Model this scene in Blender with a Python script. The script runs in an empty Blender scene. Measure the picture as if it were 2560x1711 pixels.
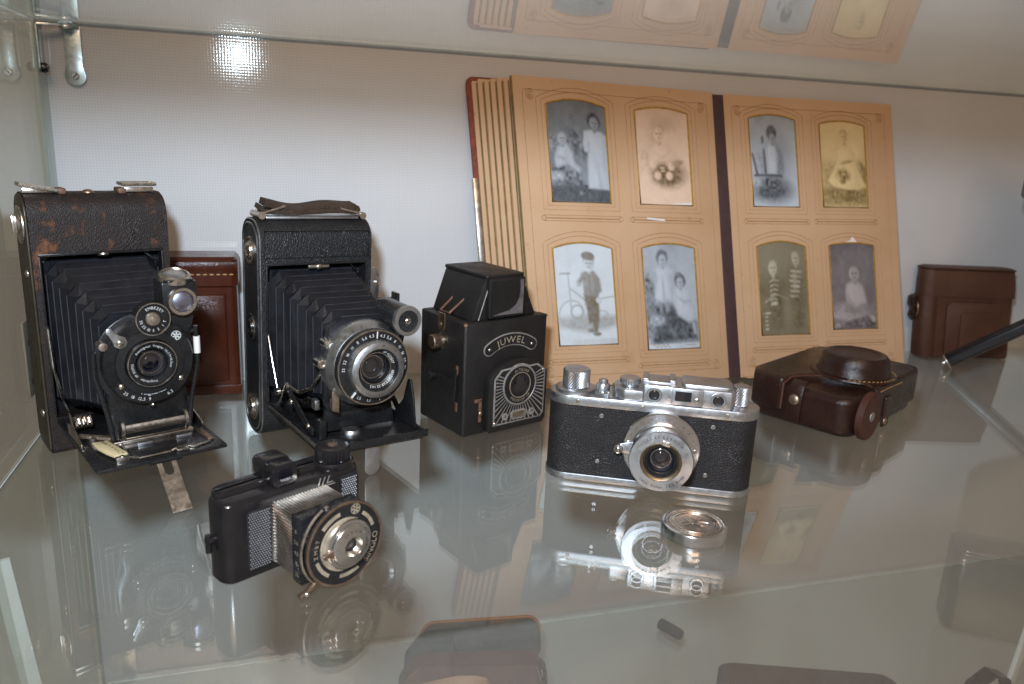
import bpy, bmesh, math, random
import numpy as np
from mathutils import Matrix, Vector

random.seed(7)
rng = np.random.default_rng(7)
scene = bpy.context.scene
R = math.radians

# ------------------------------------------------------------------ camera
CAM_H = 0.215
pitch, roll, yaw = R(14.75), R(2.64), R(17.2)
fw = Vector((math.sin(yaw) * math.cos(pitch), math.cos(yaw) * math.cos(pitch), -math.sin(pitch)))
r0 = Vector((math.cos(yaw), -math.sin(yaw), 0))
u0 = r0.cross(fw)
rx = r0 * math.cos(roll) + u0 * math.sin(roll)
ux = -r0 * math.sin(roll) + u0 * math.cos(roll)
cd = bpy.data.cameras.new('camera')
cam = bpy.data.objects.new('camera', cd)
scene.collection.objects.link(cam)
cam.matrix_world = Matrix(((rx.x, ux.x, -fw.x, 0), (rx.y, ux.y, -fw.y, 0), (rx.z, ux.z, -fw.z, CAM_H), (0, 0, 0, 1)))
cd.sensor_width = 23.5
cd.lens = 1961 / 2560 * 23.5
cd.clip_start = 0.01
cd.clip_end = 50
cd.dof.use_dof = True
cd.dof.focus_distance = 0.50
cd.dof.aperture_fstop = 7.1
scene.camera = cam

# ------------------------------------------------------------------ room light
world = bpy.data.worlds.new('World')
scene.world = world
world.use_nodes = True
bg = world.node_tree.nodes['Background']
bg.inputs[0].default_value = (1.0, 0.79, 0.64, 1)
bg.inputs[1].default_value = 0.27

def area(name, loc, target, size, power, col, size_y=None):
    l = bpy.data.lights.new(name, 'AREA')
    l.energy = power
    l.color = col
    l.size = size
    if size_y:
        l.shape = 'RECTANGLE'
        l.size_y = size_y
    else:
        l.shape = 'DISK'
    o = bpy.data.objects.new(name, l)
    scene.collection.objects.link(o)
    o.location = loc
    o.rotation_euler = (Vector(target) - Vector(loc)).to_track_quat('-Z', 'Y').to_euler()
    return o

area('camera_flash', (-0.045, 0.0, 0.318), (0.28, 0.69, 0.08), 0.04, 5.0, (0.72, 0.86, 1.0))
area('ceiling_lamp', (-0.25, -0.80, 1.35), (0.10, 0.60, 0.05), 0.9, 18.0, (1.0, 0.64, 0.42), 0.45)

vs = scene.view_settings
vs.view_transform = 'Standard'
vs.look = 'None'
vs.exposure = 0.0
vs.gamma = 1.0
scene.cycles.use_denoising = True
scene.cycles.max_bounces = 10
scene.cycles.glossy_bounces = 6
scene.cycles.transparent_max_bounces = 24
scene.cycles.caustics_reflective = False
scene.cycles.caustics_refractive = False
scene.cycles.sample_clamp_indirect = 4.0

# ------------------------------------------------------------------ materials
def newmat(name):
    m = bpy.data.materials.new(name)
    m.use_nodes = True
    nt = m.node_tree
    b = nt.nodes['Principled BSDF']
    return m, nt, b

def N(nt, t, **kw):
    n = nt.nodes.new(t)
    for k, v in kw.items():
        setattr(n, k, v)
    return n

def coords(nt, scale=1.0):
    tc = N(nt, 'ShaderNodeTexCoord')
    mp = N(nt, 'ShaderNodeMapping')
    mp.inputs['Scale'].default_value = (scale,) * 3 if not hasattr(scale, '__len__') else scale
    nt.links.new(tc.outputs['Object'], mp.inputs['Vector'])
    return mp.outputs['Vector']

def noise(nt, vec, scale, detail=4, rough=0.6):
    n = N(nt, 'ShaderNodeTexNoise')
    n.inputs['Scale'].default_value = scale
    n.inputs['Detail'].default_value = detail
    n.inputs['Roughness'].default_value = rough
    nt.links.new(vec, n.inputs['Vector'])
    return n.outputs['Fac']

def ramp(nt, fac, stops):
    r = N(nt, 'ShaderNodeValToRGB')
    e = r.color_ramp.elements
    while len(e) < len(stops):
        e.new(0.5)
    for i, (p, c) in enumerate(stops):
        e[i].position = p
        e[i].color = (*c, 1) if len(c) == 3 else c
    nt.links.new(fac, r.inputs['Fac'])
    return r.outputs['Color']

def g(v):
    return (v, v, v)

def bump(nt, b, height, dist, strength=1.0):
    n = N(nt, 'ShaderNodeBump')
    n.inputs['Distance'].default_value = dist
    n.inputs['Strength'].default_value = strength
    nt.links.new(height, n.inputs['Height'])
    nt.links.new(n.outputs['Normal'], b.inputs['Normal'])

def mat_plain(name, col, rough=0.4, metal=0.0, var=0.25, nscale=60, coat=0.0, spec=0.5, fine=0.0):
    """base colour with blotchy variation and smeared roughness"""
    m, nt, b = newmat(name)
    v = coords(nt)
    f = noise(nt, v, nscale, 6, 0.65)
    lo = tuple(c * (1 - var) for c in col)
    hi = tuple(min(1, c * (1 + var)) for c in col)
    nt.links.new(ramp(nt, f, [(0.3, lo), (0.7, hi)]), b.inputs['Base Color'])
    f2 = noise(nt, v, nscale * 3.1, 5, 0.7)
    nt.links.new(ramp(nt, f2, [(0.3, g(max(0.02, rough * 0.75))), (0.75, g(min(1, rough * 1.35)))]), b.inputs['Roughness'])
    b.inputs['Metallic'].default_value = metal
    b.inputs['Specular IOR Level'].default_value = spec
    b.inputs['Coat Weight'].default_value = coat
    b.inputs['Coat Roughness'].default_value = 0.12
    if fine:
        f3 = noise(nt, v, 900, 3)
        bump(nt, b, f3, fine)
    return m

def mat_leather(name, col, worn, grain=700, bumpd=0.00035, rough=0.42, wear=0.62, wscale=38, worn2=None, stretch=(1, 1, 1), wob=1.0):
    """grained leather: voronoi pebbles in relief, scuffed patches with the raw hide showing"""
    m, nt, b = newmat(name)
    v = coords(nt, stretch)
    vo = N(nt, 'ShaderNodeTexVoronoi')
    vo.feature = 'DISTANCE_TO_EDGE'
    vo.inputs['Scale'].default_value = grain
    vo.inputs['Randomness'].default_value = 1.0
    nt.links.new(v, vo.inputs['Vector'])
    w = noise(nt, v, wscale, 9, 0.72)
    dk = tuple(c * 0.72 for c in col)
    mid = tuple(c * 1.25 for c in col)
    basec = ramp(nt, noise(nt, v, wscale * 0.8, 6, 0.6), [(0.3, dk), (0.72, mid)])
    mask = ramp(nt, w, [(wear, g(0)), (wear + 0.10, g(1))])
    mx = N(nt, 'ShaderNodeMix', data_type='RGBA')
    nt.links.new(mask, mx.inputs['Factor'])
    nt.links.new(basec, mx.inputs['A'])
    mx.inputs['B'].default_value = (*worn, 1)
    nt.links.new(mx.outputs['Result'], b.inputs['Base Color'])
    nt.links.new(ramp(nt, w, [(0.3, g(rough * 0.8)), (wear + 0.1, g(min(1, rough * 1.7)))]), b.inputs['Roughness'])
    h = ramp(nt, vo.outputs['Distance'], [(0.0, g(0)), (0.28, g(1))])
    ad = N(nt, 'ShaderNodeMath', operation='ADD')
    nt.links.new(h, ad.inputs[0])
    nt.links.new(noise(nt, v, 160, 4), ad.inputs[1])
    bump(nt, b, ad.outputs[0], bumpd, wob)
    b.inputs['Specular IOR Level'].default_value = 0.36
    return m

def mat_glass(name, tint, f0=0.05, rough=0.0, haze=0.0, hazecol=(0.5, 0.5, 0.5)):
    """clear sheet glass: straight-through transmission plus a Schlick mirror reflection on both faces"""
    m = bpy.data.materials.new(name)
    m.use_nodes = True
    nt = m.node_tree
    nt.nodes.clear()
    out = N(nt, 'ShaderNodeOutputMaterial')
    tr = N(nt, 'ShaderNodeBsdfTransparent')
    tr.inputs[0].default_value = (*tint, 1)
    gl = N(nt, 'ShaderNodeBsdfGlossy')
    gl.inputs['Roughness'].default_value = rough
    gl.inputs[0].default_value = (0.97, 0.99, 0.98, 1)
    geo = N(nt, 'ShaderNodeNewGeometry')
    dot = N(nt, 'ShaderNodeVectorMath', operation='DOT_PRODUCT')
    nt.links.new(geo.outputs['Normal'], dot.inputs[0])
    nt.links.new(geo.outputs['Incoming'], dot.inputs[1])
    ab = N(nt, 'ShaderNodeMath', operation='ABSOLUTE')
    nt.links.new(dot.outputs['Value'], ab.inputs[0])
    om = N(nt, 'ShaderNodeMath', operation='SUBTRACT')
    om.inputs[0].default_value = 1.0
    nt.links.new(ab.outputs[0], om.inputs[1])
    pw = N(nt, 'ShaderNodeMath', operation='POWER')
    nt.links.new(om.outputs[0], pw.inputs[0])
    pw.inputs[1].default_value = 5.0
    ma = N(nt, 'ShaderNodeMath', operation='MULTIPLY_ADD')
    nt.links.new(pw.outputs[0], ma.inputs[0])
    ma.inputs[1].default_value = 1 - f0
    ma.inputs[2].default_value = f0
    mix = N(nt, 'ShaderNodeMixShader')
    nt.links.new(ma.outputs[0], mix.inputs[0])
    if haze:
        df = N(nt, 'ShaderNodeBsdfDiffuse')
        df.inputs[0].default_value = (*hazecol, 1)
        m2 = N(nt, 'ShaderNodeMixShader')
        tcv = coords(nt)
        dust = noise(nt, tcv, 14, 8, 0.7)
        dr = ramp(nt, dust, [(0.3, g(haze * 0.7)), (0.75, g(haze * 1.3))])
        # lint and dust specks, and a few fine hairline scratches
        specks = ramp(nt, noise(nt, tcv, 620, 2, 0.5), [(0.70, g(0)), (0.74, g(0.22))])
        patch = ramp(nt, noise(nt, tcv, 9, 3, 0.5), [(0.45, g(0.15)), (0.65, g(1))])
        sp = N(nt, 'ShaderNodeMath', operation='MULTIPLY')
        nt.links.new(specks, sp.inputs[0])
        nt.links.new(patch, sp.inputs[1])
        mxm = N(nt, 'ShaderNodeMath', operation='MAXIMUM')
        nt.links.new(dr, mxm.inputs[0])
        nt.links.new(sp.outputs[0], mxm.inputs[1])
        nt.links.new(mxm.outputs[0], m2.inputs[0])
        nt.links.new(tr.outputs[0], m2.inputs[1])
        nt.links.new(df.outputs[0], m2.inputs[2])
        nt.links.new(m2.outputs[0], mix.inputs[1])
    else:
        nt.links.new(tr.outputs[0], mix.inputs[1])
    nt.links.new(gl.outputs[0], mix.inputs[2])
    nt.links.new(mix.outputs[0], out.inputs[0])
    return m

def mat_prismatic(name):
    """milky acrylic sheet pressed with a 2 mm grid of lenslets"""
    m, nt, b = newmat(name)
    v = coords(nt)
    sx = N(nt, 'ShaderNodeSeparateXYZ')
    nt.links.new(v, sx.inputs[0])
    hs = []
    for o in ('X', 'Z'):
        mu = N(nt, 'ShaderNodeMath', operation='MULTIPLY')
        nt.links.new(sx.outputs[o], mu.inputs[0])
        mu.inputs[1].default_value = 2 * math.pi / 0.0022
        si = N(nt, 'ShaderNodeMath', operation='SINE')
        nt.links.new(mu.outputs[0], si.inputs[0])
        hs.append(si.outputs[0])
    ad = N(nt, 'ShaderNodeMath', operation='ADD')
    nt.links.new(hs[0], ad.inputs[0])
    nt.links.new(hs[1], ad.inputs[1])
    nz = noise(nt, v, 330, 3)
    mu2 = N(nt, 'ShaderNodeMath', operation='MULTIPLY_ADD')
    nt.links.new(nz, mu2.inputs[0])
    mu2.inputs[1].default_value = 4.0
    nt.links.new(ad.outputs[0], mu2.inputs[2])
    bump(nt, b, mu2.outputs[0], 0.000004, 1.0)
    f = noise(nt, v, 5, 6, 0.6)
    gr = N(nt, 'ShaderNodeMapRange')
    nt.links.new(ad.outputs[0], gr.inputs['Value'])
    gr.inputs['From Min'].default_value = -2
    gr.inputs['From Max'].default_value = 2
    gr.inputs['To Min'].default_value = 0.90
    gr.inputs['To Max'].default_value = 1.05
    mc = N(nt, 'ShaderNodeMix', data_type='RGBA', blend_type='MULTIPLY')  # lenslet light and dark put into the colour; the bump alone hardly shows
    mc.inputs['Factor'].default_value = 1.0
    nt.links.new(ramp(nt, f, [(0.3, (0.60, 0.60, 0.61)), (0.7, (0.66, 0.66, 0.67))]), mc.inputs['A'])
    nt.links.new(gr.outputs[0], mc.inputs['B'])
    nt.links.new(mc.outputs['Result'], b.inputs['Base Color'])
    b.inputs['Roughness'].default_value = 0.07
    b.inputs['Specular IOR Level'].default_value = 0.5
    return m

def mat_vcol(name, rough=0.35, spec=0.35):
    m, nt, b = newmat(name)
    a = N(nt, 'ShaderNodeVertexColor')
    a.layer_name = 'print'
    nt.links.new(a.outputs[0], b.inputs['Base Color'])
    b.inputs['Roughness'].default_value = rough
    b.inputs['Specular IOR Level'].default_value = spec
    return m

M = {}
M['panel'] = mat_prismatic('prismatic_acrylic')
M['glass'] = mat_glass('shelf_glass', (0.945, 0.965, 0.95), 0.10, 0.0, 0.020, (0.62, 0.60, 0.57))
M['side_glass'] = mat_glass('side_glass', (0.90, 0.95, 0.93), 0.05, 0.004, 0.03, (0.5, 0.55, 0.53))
M['glass_edge'] = mat_plain('glass_cut_edge', (0.72, 0.78, 0.75), 0.25, var=0.2)
M['lens_glass'] = mat_glass('coated_lens_glass', (0.80, 0.80, 0.90), 0.10)
M['zinc'] = mat_plain('zinc_plated_steel', (0.55, 0.60, 0.60), 0.32, 1.0, 0.25, 120)
M['wall'] = mat_plain('grey_plaster', (0.36, 0.34, 0.32), 0.8, var=0.08, nscale=4)
M['white_edge'] = mat_plain('edge_glow_white', (0.86, 0.90, 0.88), 0.3, var=0.05)  # white of the strips that stand in for light at the glass edges
M['satin'] = mat_plain('satin_chrome', (0.47, 0.48, 0.50), 0.36, 1.0, 0.16, 90)
M['chrome'] = mat_plain('bright_chrome', (0.70, 0.71, 0.73), 0.17, 1.0, 0.12, 90)
M['nickel'] = mat_plain('worn_nickel', (0.66, 0.62, 0.56), 0.26, 1.0, 0.30, 110)
M['dullnickel'] = mat_plain('tarnished_nickel', (0.46, 0.40, 0.34), 0.34, 1.0, 0.4, 130)
M['brass'] = mat_plain('aged_brass', (0.36, 0.28, 0.18), 0.38, 1.0, 0.35, 150)
M['copper'] = mat_plain('dull_copper', (0.34, 0.25, 0.19), 0.42, 1.0, 0.3, 150)
M['rust'] = mat_plain('rusty_wire', (0.16, 0.085, 0.055), 0.6, 0.3, 0.4, 300)
M['enamel'] = mat_plain('black_enamel', (0.012, 0.012, 0.013), 0.26, 0.0, 0.4, 80, spec=0.5)
M['matte'] = mat_plain('matte_black_paint', (0.012, 0.012, 0.014), 0.55, 0.0, 0.4, 140, spec=0.3, fine=0.0001)
M['bakelite'] = mat_plain('black_bakelite', (0.010, 0.009, 0.010), 0.16, 0.0, 0.4, 50, spec=0.5)
M['cloth'] = mat_leather('bellows_leather', (0.0075, 0.008, 0.011), (0.022, 0.022, 0.025), 900, 0.00006, 0.34, 0.66, 90)
M['dark'] = mat_plain('dark_interior', (0.006, 0.006, 0.007), 0.5, 0.0, 0.3, 80, spec=0.3)
M['vulcanite'] = mat_leather('black_vulcanite', (0.011, 0.010, 0.011), (0.022, 0.018, 0.02), 760, 0.00026, 0.46, 0.66, 60, stretch=(0.8, 1, 1.25))
M['blackleather'] = mat_leather('black_leatherette', (0.011, 0.011, 0.012), (0.024, 0.022, 0.021), 640, 0.00022, 0.42, 0.66, 60)
M['wornleather'] = mat_leather('worn_brown_leather', (0.017, 0.0105, 0.009), (0.20, 0.075, 0.03), 800, 0.00014, 0.42, 0.545, 40, stretch=(1, 1, 0.8))
M['boxleather'] = mat_leather('box_leatherette', (0.012, 0.0105, 0.010), (0.06, 0.03, 0.02), 900, 0.00010, 0.42, 0.69, 60)
M['olive'] = mat_plain('olive_black_side', (0.050, 0.040, 0.026), 0.42, 0.3, 0.35, 70)
M['casedark'] = mat_leather('dark_brown_hide', (0.024, 0.0100, 0.007), (0.08, 0.036, 0.019), 1200, 0.00005, 0.22, 0.66, 42)
M['casemid'] = mat_leather('mid_brown_hide', (0.075, 0.030, 0.017), (0.13, 0.06, 0.033), 1100, 0.00012, 0.36, 0.63, 30)
M['casered'] = mat_leather('glossy_red_brown_hide', (0.062, 0.015, 0.007), (0.08, 0.021, 0.010), 800, 0.00005, 0.20, 0.70, 36)
M['caserust'] = mat_leather('scuffed_rust_hide', (0.070, 0.022, 0.011), (0.32, 0.13, 0.05), 1000, 0.0002, 0.5, 0.60, 34)
M['caseplum'] = mat_leather('plum_brown_hide', (0.115, 0.042, 0.028), (0.22, 0.10, 0.05), 1000, 0.00016, 0.42, 0.66, 34)
M['caselining'] = mat_plain('slate_lining', (0.026, 0.028, 0.032), 0.7, 0.0, 0.3, 60, fine=0.0001)
M['strap'] = mat_leather('strap_hide', (0.045, 0.026, 0.016), (0.14, 0.08, 0.04), 900, 0.00022, 0.48, 0.6, 60)
M['tanstrap'] = mat_plain('tan_strap', (0.36, 0.20, 0.11), 0.5, 0.0, 0.2, 80, fine=0.0002)
M['thread'] = mat_plain('waxed_thread', (0.42, 0.24, 0.09), 0.7, 0.0, 0.3, 300)
M['ivory'] = mat_plain('ivory_celluloid', (0.66, 0.56, 0.33), 0.35, 0.0, 0.12, 100)
M['ink'] = mat_plain('black_print', (0.02, 0.018, 0.016), 0.5)
M['engrave'] = mat_plain('engraved_fill', (0.035, 0.035, 0.04), 0.5)
M['whiteprint'] = mat_plain('white_print', (0.60, 0.60, 0.58), 0.5, var=0.2, nscale=400)
M['goldprint'] = mat_plain('gold_print', (0.40, 0.34, 0.25), 0.42, 0.4, 0.3, 300)
M['silverprint'] = mat_plain('aluminium_face', (0.42, 0.40, 0.385), 0.45, 0.7, 0.3, 200)
def mat_card(name):
    """yellowed album card: blotchy ageing, foxing spots and darker brown patches"""
    m, nt, b = newmat(name)
    v = coords(nt)
    big = ramp(nt, noise(nt, v, 9, 6, 0.6), [(0.30, (0.50, 0.315, 0.175)), (0.55, (0.565, 0.37, 0.225)), (0.75, (0.60, 0.405, 0.255))])
    fox = ramp(nt, noise(nt, v, 130, 3, 0.6), [(0.68, g(0)), (0.76, g(0.55))])
    stain = ramp(nt, noise(nt, v, 24, 7, 0.7), [(0.60, g(0)), (0.78, g(0.45))])
    ad = N(nt, 'ShaderNodeMath', operation='MAXIMUM')
    nt.links.new(fox, ad.inputs[0])
    nt.links.new(stain, ad.inputs[1])
    mx = N(nt, 'ShaderNodeMix', data_type='RGBA')
    nt.links.new(ad.outputs[0], mx.inputs['Factor'])
    nt.links.new(big, mx.inputs['A'])
    mx.inputs['B'].default_value = (0.34, 0.17, 0.075, 1)
    nt.links.new(mx.outputs['Result'], b.inputs['Base Color'])
    b.inputs['Roughness'].default_value = 0.6
    b.inputs['Specular IOR Level'].default_value = 0.25
    bump(nt, b, noise(nt, v, 45, 5), 0.0006, 0.5)
    return m
M['paper'] = mat_card('album_card')
M['pagegap'] = mat_plain('dark_page_gap', (0.17, 0.12, 0.04), 0.5, 0.15, 0.4, 90)  # olive tone painting the shaded gaps between the album pages
M['gilt'] = mat_plain('gilt_bevel', (0.52, 0.30, 0.06), 0.35, 0.45, 0.25, 200)
M['printline'] = mat_plain('brown_print_line', (0.34, 0.185, 0.085), 0.6, var=0.3, nscale=200)
M['velvet'] = mat_plain('red_velvet', (0.20, 0.045, 0.026), 0.8, 0.0, 0.35, 120, fine=0.0003)
M['hinge'] = mat_plain('plum_cloth_hinge', (0.060, 0.030, 0.032), 0.6, 0.0, 0.2, 120)
M['rawedge'] = mat_plain('raw_hide_edge', (0.30, 0.13, 0.055), 0.6, 0, 0.3, 120)
M['tarnish'] = mat_plain('tarnished_mirror', (0.15, 0.135, 0.14), 0.4, 0.4, 0.45, 200)
M['foldedge'] = mat_plain('lit_rubbed_fold_edge', (0.022, 0.022, 0.026), 0.45, 0, 0.5, 200)  # paler ridge tone: rub wear plus light contrast put into the colour
M['greyknurl'] = mat_plain('grey_knurl', (0.055, 0.055, 0.058), 0.4, 0.2, 0.2, 200)
M['photo'] = mat_vcol('photo_print')
M['whitepaper'] = mat_plain('white_paper', (0.75, 0.72, 0.68), 0.6, var=0.06)
M['rodblack'] = mat_plain('black_lacquered_tube', (0.010, 0.010, 0.014), 0.34, 0.0, 0.3, 90)
M['discbrown'] = mat_leather('red_brown_disc', (0.060, 0.020, 0.012), (0.11, 0.045, 0.025), 1200, 0.00008, 0.42, 0.68, 60)
M['block'] = mat_plain('beige_wood_block', (0.74, 0.64, 0.56), 0.6, var=0.12)

# ------------------------------------------------------------------ mesh helpers (all lengths in millimetres)
S = 0.001
COL = scene.collection

def frame(x, y, z, ez=(0, 0, 1), ex=None):
    ez = Vector(ez).normalized()
    if ex is None:
        ex = Vector((1, 0, 0)) if abs(ez.x) < 0.9 else Vector((0, 1, 0))
    ex = Vector(ex)
    ex = (ex - ez * ex.dot(ez)).normalized()
    ey = ez.cross(ex)
    return Matrix(((ex.x, ey.x, ez.x, x), (ex.y, ey.y, ez.y, y), (ex.z, ey.z, ez.z, z), (0, 0, 0, 1)))

def front(x, y, z):            # local z looks out of the front (-y), local y is up
    return frame(x, y, z, (0, -1, 0), (1, 0, 0))

def rrect(x0, x1, y0, y1, r, n=6):
    r = min(r, (x1 - x0) / 2 - 1e-4, (y1 - y0) / 2 - 1e-4)
    out = []
    for cx, cy, a0 in ((x1 - r, y1 - r, 0), (x0 + r, y1 - r, 90), (x0 + r, y0 + r, 180), (x1 - r, y0 + r, 270)):
        for i in range(n + 1):
            a = R(a0 + 90 * i / n)
            out.append((cx + r * math.cos(a), cy + r * math.sin(a)))
    return out

class MB:
    def __init__(s):
        s.v, s.f = [], []

    def add(s, vs, fs, Mx=None):
        o = len(s.v)
        for p in vs:
            p = Vector(p)
            s.v.append(Mx @ p if Mx is not None else p)
        s.f += [tuple(i + o for i in f) for f in fs]
        return s

    def box(s, x0, x1, y0, y1, z0, z1, Mx=None):
        vs = [(x, y, z) for x in (x0, x1) for y in (y0, y1) for z in (z0, z1)]
        return s.add(vs, [(0, 1, 3, 2), (4, 6, 7, 5), (0, 4, 5, 1), (2, 3, 7, 6), (0, 2, 6, 4), (1, 5, 7, 3)], Mx)

    def prism(s, poly, a0, a1, axis='z', Mx=None):
        n = len(poly)
        def P(p, a):
            return {'z': (p[0], p[1], a), 'y': (p[0], a, p[1]), 'x': (a, p[0], p[1])}[axis]
        vs = [P(p, a0) for p in poly] + [P(p, a1) for p in poly]
        fs = [tuple(range(n)), tuple(range(n, 2 * n))] + [(i, (i + 1) % n, n + (i + 1) % n, n + i) for i in range(n)]
        return s.add(vs, fs, Mx)

    def loft(s, rings, Mx=None, cap=True):
        n = len(rings[0])
        vs = [p for r in rings for p in r]
        fs = []
        for k in range(len(rings) - 1):
            for i in range(n):
                j = (i + 1) % n
                fs.append((k * n + i, k * n + j, (k + 1) * n + j, (k + 1) * n + i))
        if cap:
            fs += [tuple(range(n)), tuple(range((len(rings) - 1) * n, len(rings) * n))]
        return s.add(vs, fs, Mx)

    def lathe(s, prof, Mx=None, seg=48, knurl=0.0, krange=None, closed=False):
        """prof: (radius, height) pairs from the bottom up; radius 0 closes the end"""
        rings, vs, fs = [], [], []
        for k, (r, h) in enumerate(prof):
            if r < 1e-6:
                rings.append([len(vs)])
                vs.append((0, 0, h))
            else:
                ring = []
                for i in range(seg):
                    a = 2 * math.pi * i / seg
                    rr = r
                    if knurl and (krange is None or krange[0] <= k <= krange[1]):
                        rr = r - (knurl if (i + (k if knurl < 0 else 0)) % 2 else 0)
                    ring.append(len(vs))
                    vs.append((rr * math.cos(a), rr * math.sin(a), h))
                rings.append(ring)
        pairs = list(zip(rings[:-1], rings[1:]))
        if closed:
            pairs.append((rings[-1], rings[0]))
        for a, b in pairs:
            for i in range(seg):
                j = (i + 1) % seg
                if len(a) == 1 and len(b) == 1:
                    continue
                if len(a) == 1:
                    fs.append((a[0], b[i], b[j]))
                elif len(b) == 1:
                    fs.append((a[i], a[j], b[0]))
                else:
                    fs.append((a[i], a[j], b[j], b[i]))
        if not closed and len(prof) == 2:
            if len(rings[0]) > 1:
                fs.append(tuple(rings[0]))
            if len(rings[-1]) > 1:
                fs.append(tuple(rings[-1]))
        return s.add(vs, fs, Mx)

    def ring(s, r_in, r_out, h0, h1, Mx=None, seg=48):
        return s.lathe([(r_in, h0), (r_out, h0), (r_out, h1), (r_in, h1)], Mx, seg, closed=True)

    def tube(s, pts, r, seg=8, closed=False, Mx=None, flat=1.0, up=None):
        pts = [Vector(p) for p in pts]
        n = len(pts)
        rings = []
        prev = None
        for i, p in enumerate(pts):
            a = pts[i - 1] if (i > 0 or closed) else p
            b = pts[(i + 1) % n] if (i < n - 1 or closed) else p
            t = (b - a).normalized()
            if up is not None:
                e1 = Vector(up)
            elif prev is None:
                e1 = Vector((0, 0, 1)) if abs(t.z) < 0.8 else Vector((1, 0, 0))
            else:
                e1 = prev
            e1 = (e1 - t * e1.dot(t)).normalized()
            prev = e1
            e2 = t.cross(e1)
            rr = r[i] if hasattr(r, '__len__') else r
            rings.append([p + e1 * rr * flat * math.cos(2 * math.pi * k / seg) + e2 * rr * math.sin(2 * math.pi * k / seg) for k in range(seg)])
        if closed:
            rings.append(rings[0])
        return s.loft(rings, Mx, cap=not closed)

    def ribbon(s, pts, width, thick, wdir, Mx=None):
        """a flat strip following pts, 'width' along wdir"""
        pts = [Vector(p) for p in pts]
        w = Vector(wdir).normalized()
        rings = []
        for i, p in enumerate(pts):
            t = (pts[min(i + 1, len(pts) - 1)] - pts[max(i - 1, 0)]).normalized()
            nrm = t.cross(w).normalized()
            rings.append([p - w * width / 2 - nrm * thick / 2, p + w * width / 2 - nrm * thick / 2,
                          p + w * width / 2 + nrm * thick / 2, p - w * width / 2 + nrm * thick / 2])
        return s.loft(rings, Mx)

def part(name, mb, mat, parent=None, bevel=0.0, seg=2, ang=38, label=None, smooth=True, bang=30):
    bm = bmesh.new()
    vv = [bm.verts.new(p * S) for p in mb.v]
    for f in mb.f:
        try:
            bm.faces.new([vv[i] for i in f])
        except ValueError:
            pass
    bmesh.ops.recalc_face_normals(bm, faces=bm.faces)
    if bevel:
        ed = [e for e in bm.edges if len(e.link_faces) == 2 and e.calc_face_angle(0) > R(bang)]
        bmesh.ops.bevel(bm, geom=ed, offset=bevel * S, segments=seg, affect='EDGES', profile=0.5, clamp_overlap=True)
    me = bpy.data.meshes.new(name)
    bm.to_mesh(me)
    bm.free()
    if smooth:
        me.shade_smooth()
        me.set_sharp_from_angle(angle=R(ang))
    me.materials.append(M[mat] if isinstance(mat, str) else mat)
    o = bpy.data.objects.new(name, me)
    COL.objects.link(o)
    if parent is not None:
        o.parent = parent
    if label:
        o['label'] = label
    return o

def thing(name, label, cat, loc=(0, 0, 0), rotz=0.0, group=None, rot=None):
    o = bpy.data.objects.new(name, None)
    COL.objects.link(o)
    o.empty_display_size = 0.02
    o.location = loc
    o.rotation_euler = rot if rot else (0, 0, R(rotz))
    o['label'] = label
    o['category'] = cat
    if group:
        o['group'] = group
    return o

def struct(o):
    o['kind'] = 'structure'
    return o

_tc = {}
def glyphs(txt):
    """flat outline of a string at size 1 as (verts, faces, width)"""
    if txt in _tc:
        return _tc[txt]
    c = bpy.data.curves.new('glyph', 'FONT')
    c.body = txt
    c.size = 1.0
    c.resolution_u = 3
    o = bpy.data.objects.new('glyph', c)
    COL.objects.link(o)
    dg = bpy.context.evaluated_depsgraph_get()
    me = o.evaluated_get(dg).to_mesh()
    vs = [(v.co.x, v.co.y) for v in me.vertices]
    fs = [tuple(p.vertices) for p in me.polygons]
    o.evaluated_get(dg).to_mesh_clear()
    bpy.data.objects.remove(o)
    bpy.data.curves.remove(c)
    w = (max(v[0] for v in vs) if vs else 0.3)
    _tc[txt] = (vs, fs, w)
    return _tc[txt]

def text_arc(mb, txt, radius, size, centre_deg, Mx, h=0.0, inside=False, gap=0.10, sx=1.0):
    """letters along a circle in the xy plane of Mx; centre_deg measured counter-clockwise from +x.
    inside=False: feet toward the centre; inside=True: heads toward the centre"""
    ws = []
    for ch in txt:
        ws.append(0.32 if ch == ' ' else glyphs(ch)[2] + gap)
    tot = sum(ws) * size * sx / radius
    a = R(centre_deg) + (tot / 2 if not inside else -tot / 2)
    for ch, w in zip(txt, ws):
        da = w * size * sx / radius
        mid = a - da / 2 if not inside else a + da / 2
        if ch != ' ':
            vs, fs, gw = glyphs(ch)
            out = []
            for x, y in vs:
                lx, ly = (x - gw / 2) * size * sx, (y - 0.35) * size
                if inside:
                    rr, th = radius - ly, mid + lx / radius
                else:
                    rr, th = radius + ly, mid - lx / radius
                out.append((rr * math.cos(th), rr * math.sin(th), h))
            mb.add(out, fs, Mx)
        a = a - da if not inside else a + da
    return mb

def text_flat(mb, txt, size, Mx, h=0.0, centre=True, shear=0.0, sx=1.0):
    vs, fs, w = glyphs(txt)
    return mb.add([((x - (w / 2 if centre else 0)) * size * sx + shear * y * size, (y - 0.35) * size, h) for x, y in vs], fs, Mx)

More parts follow.
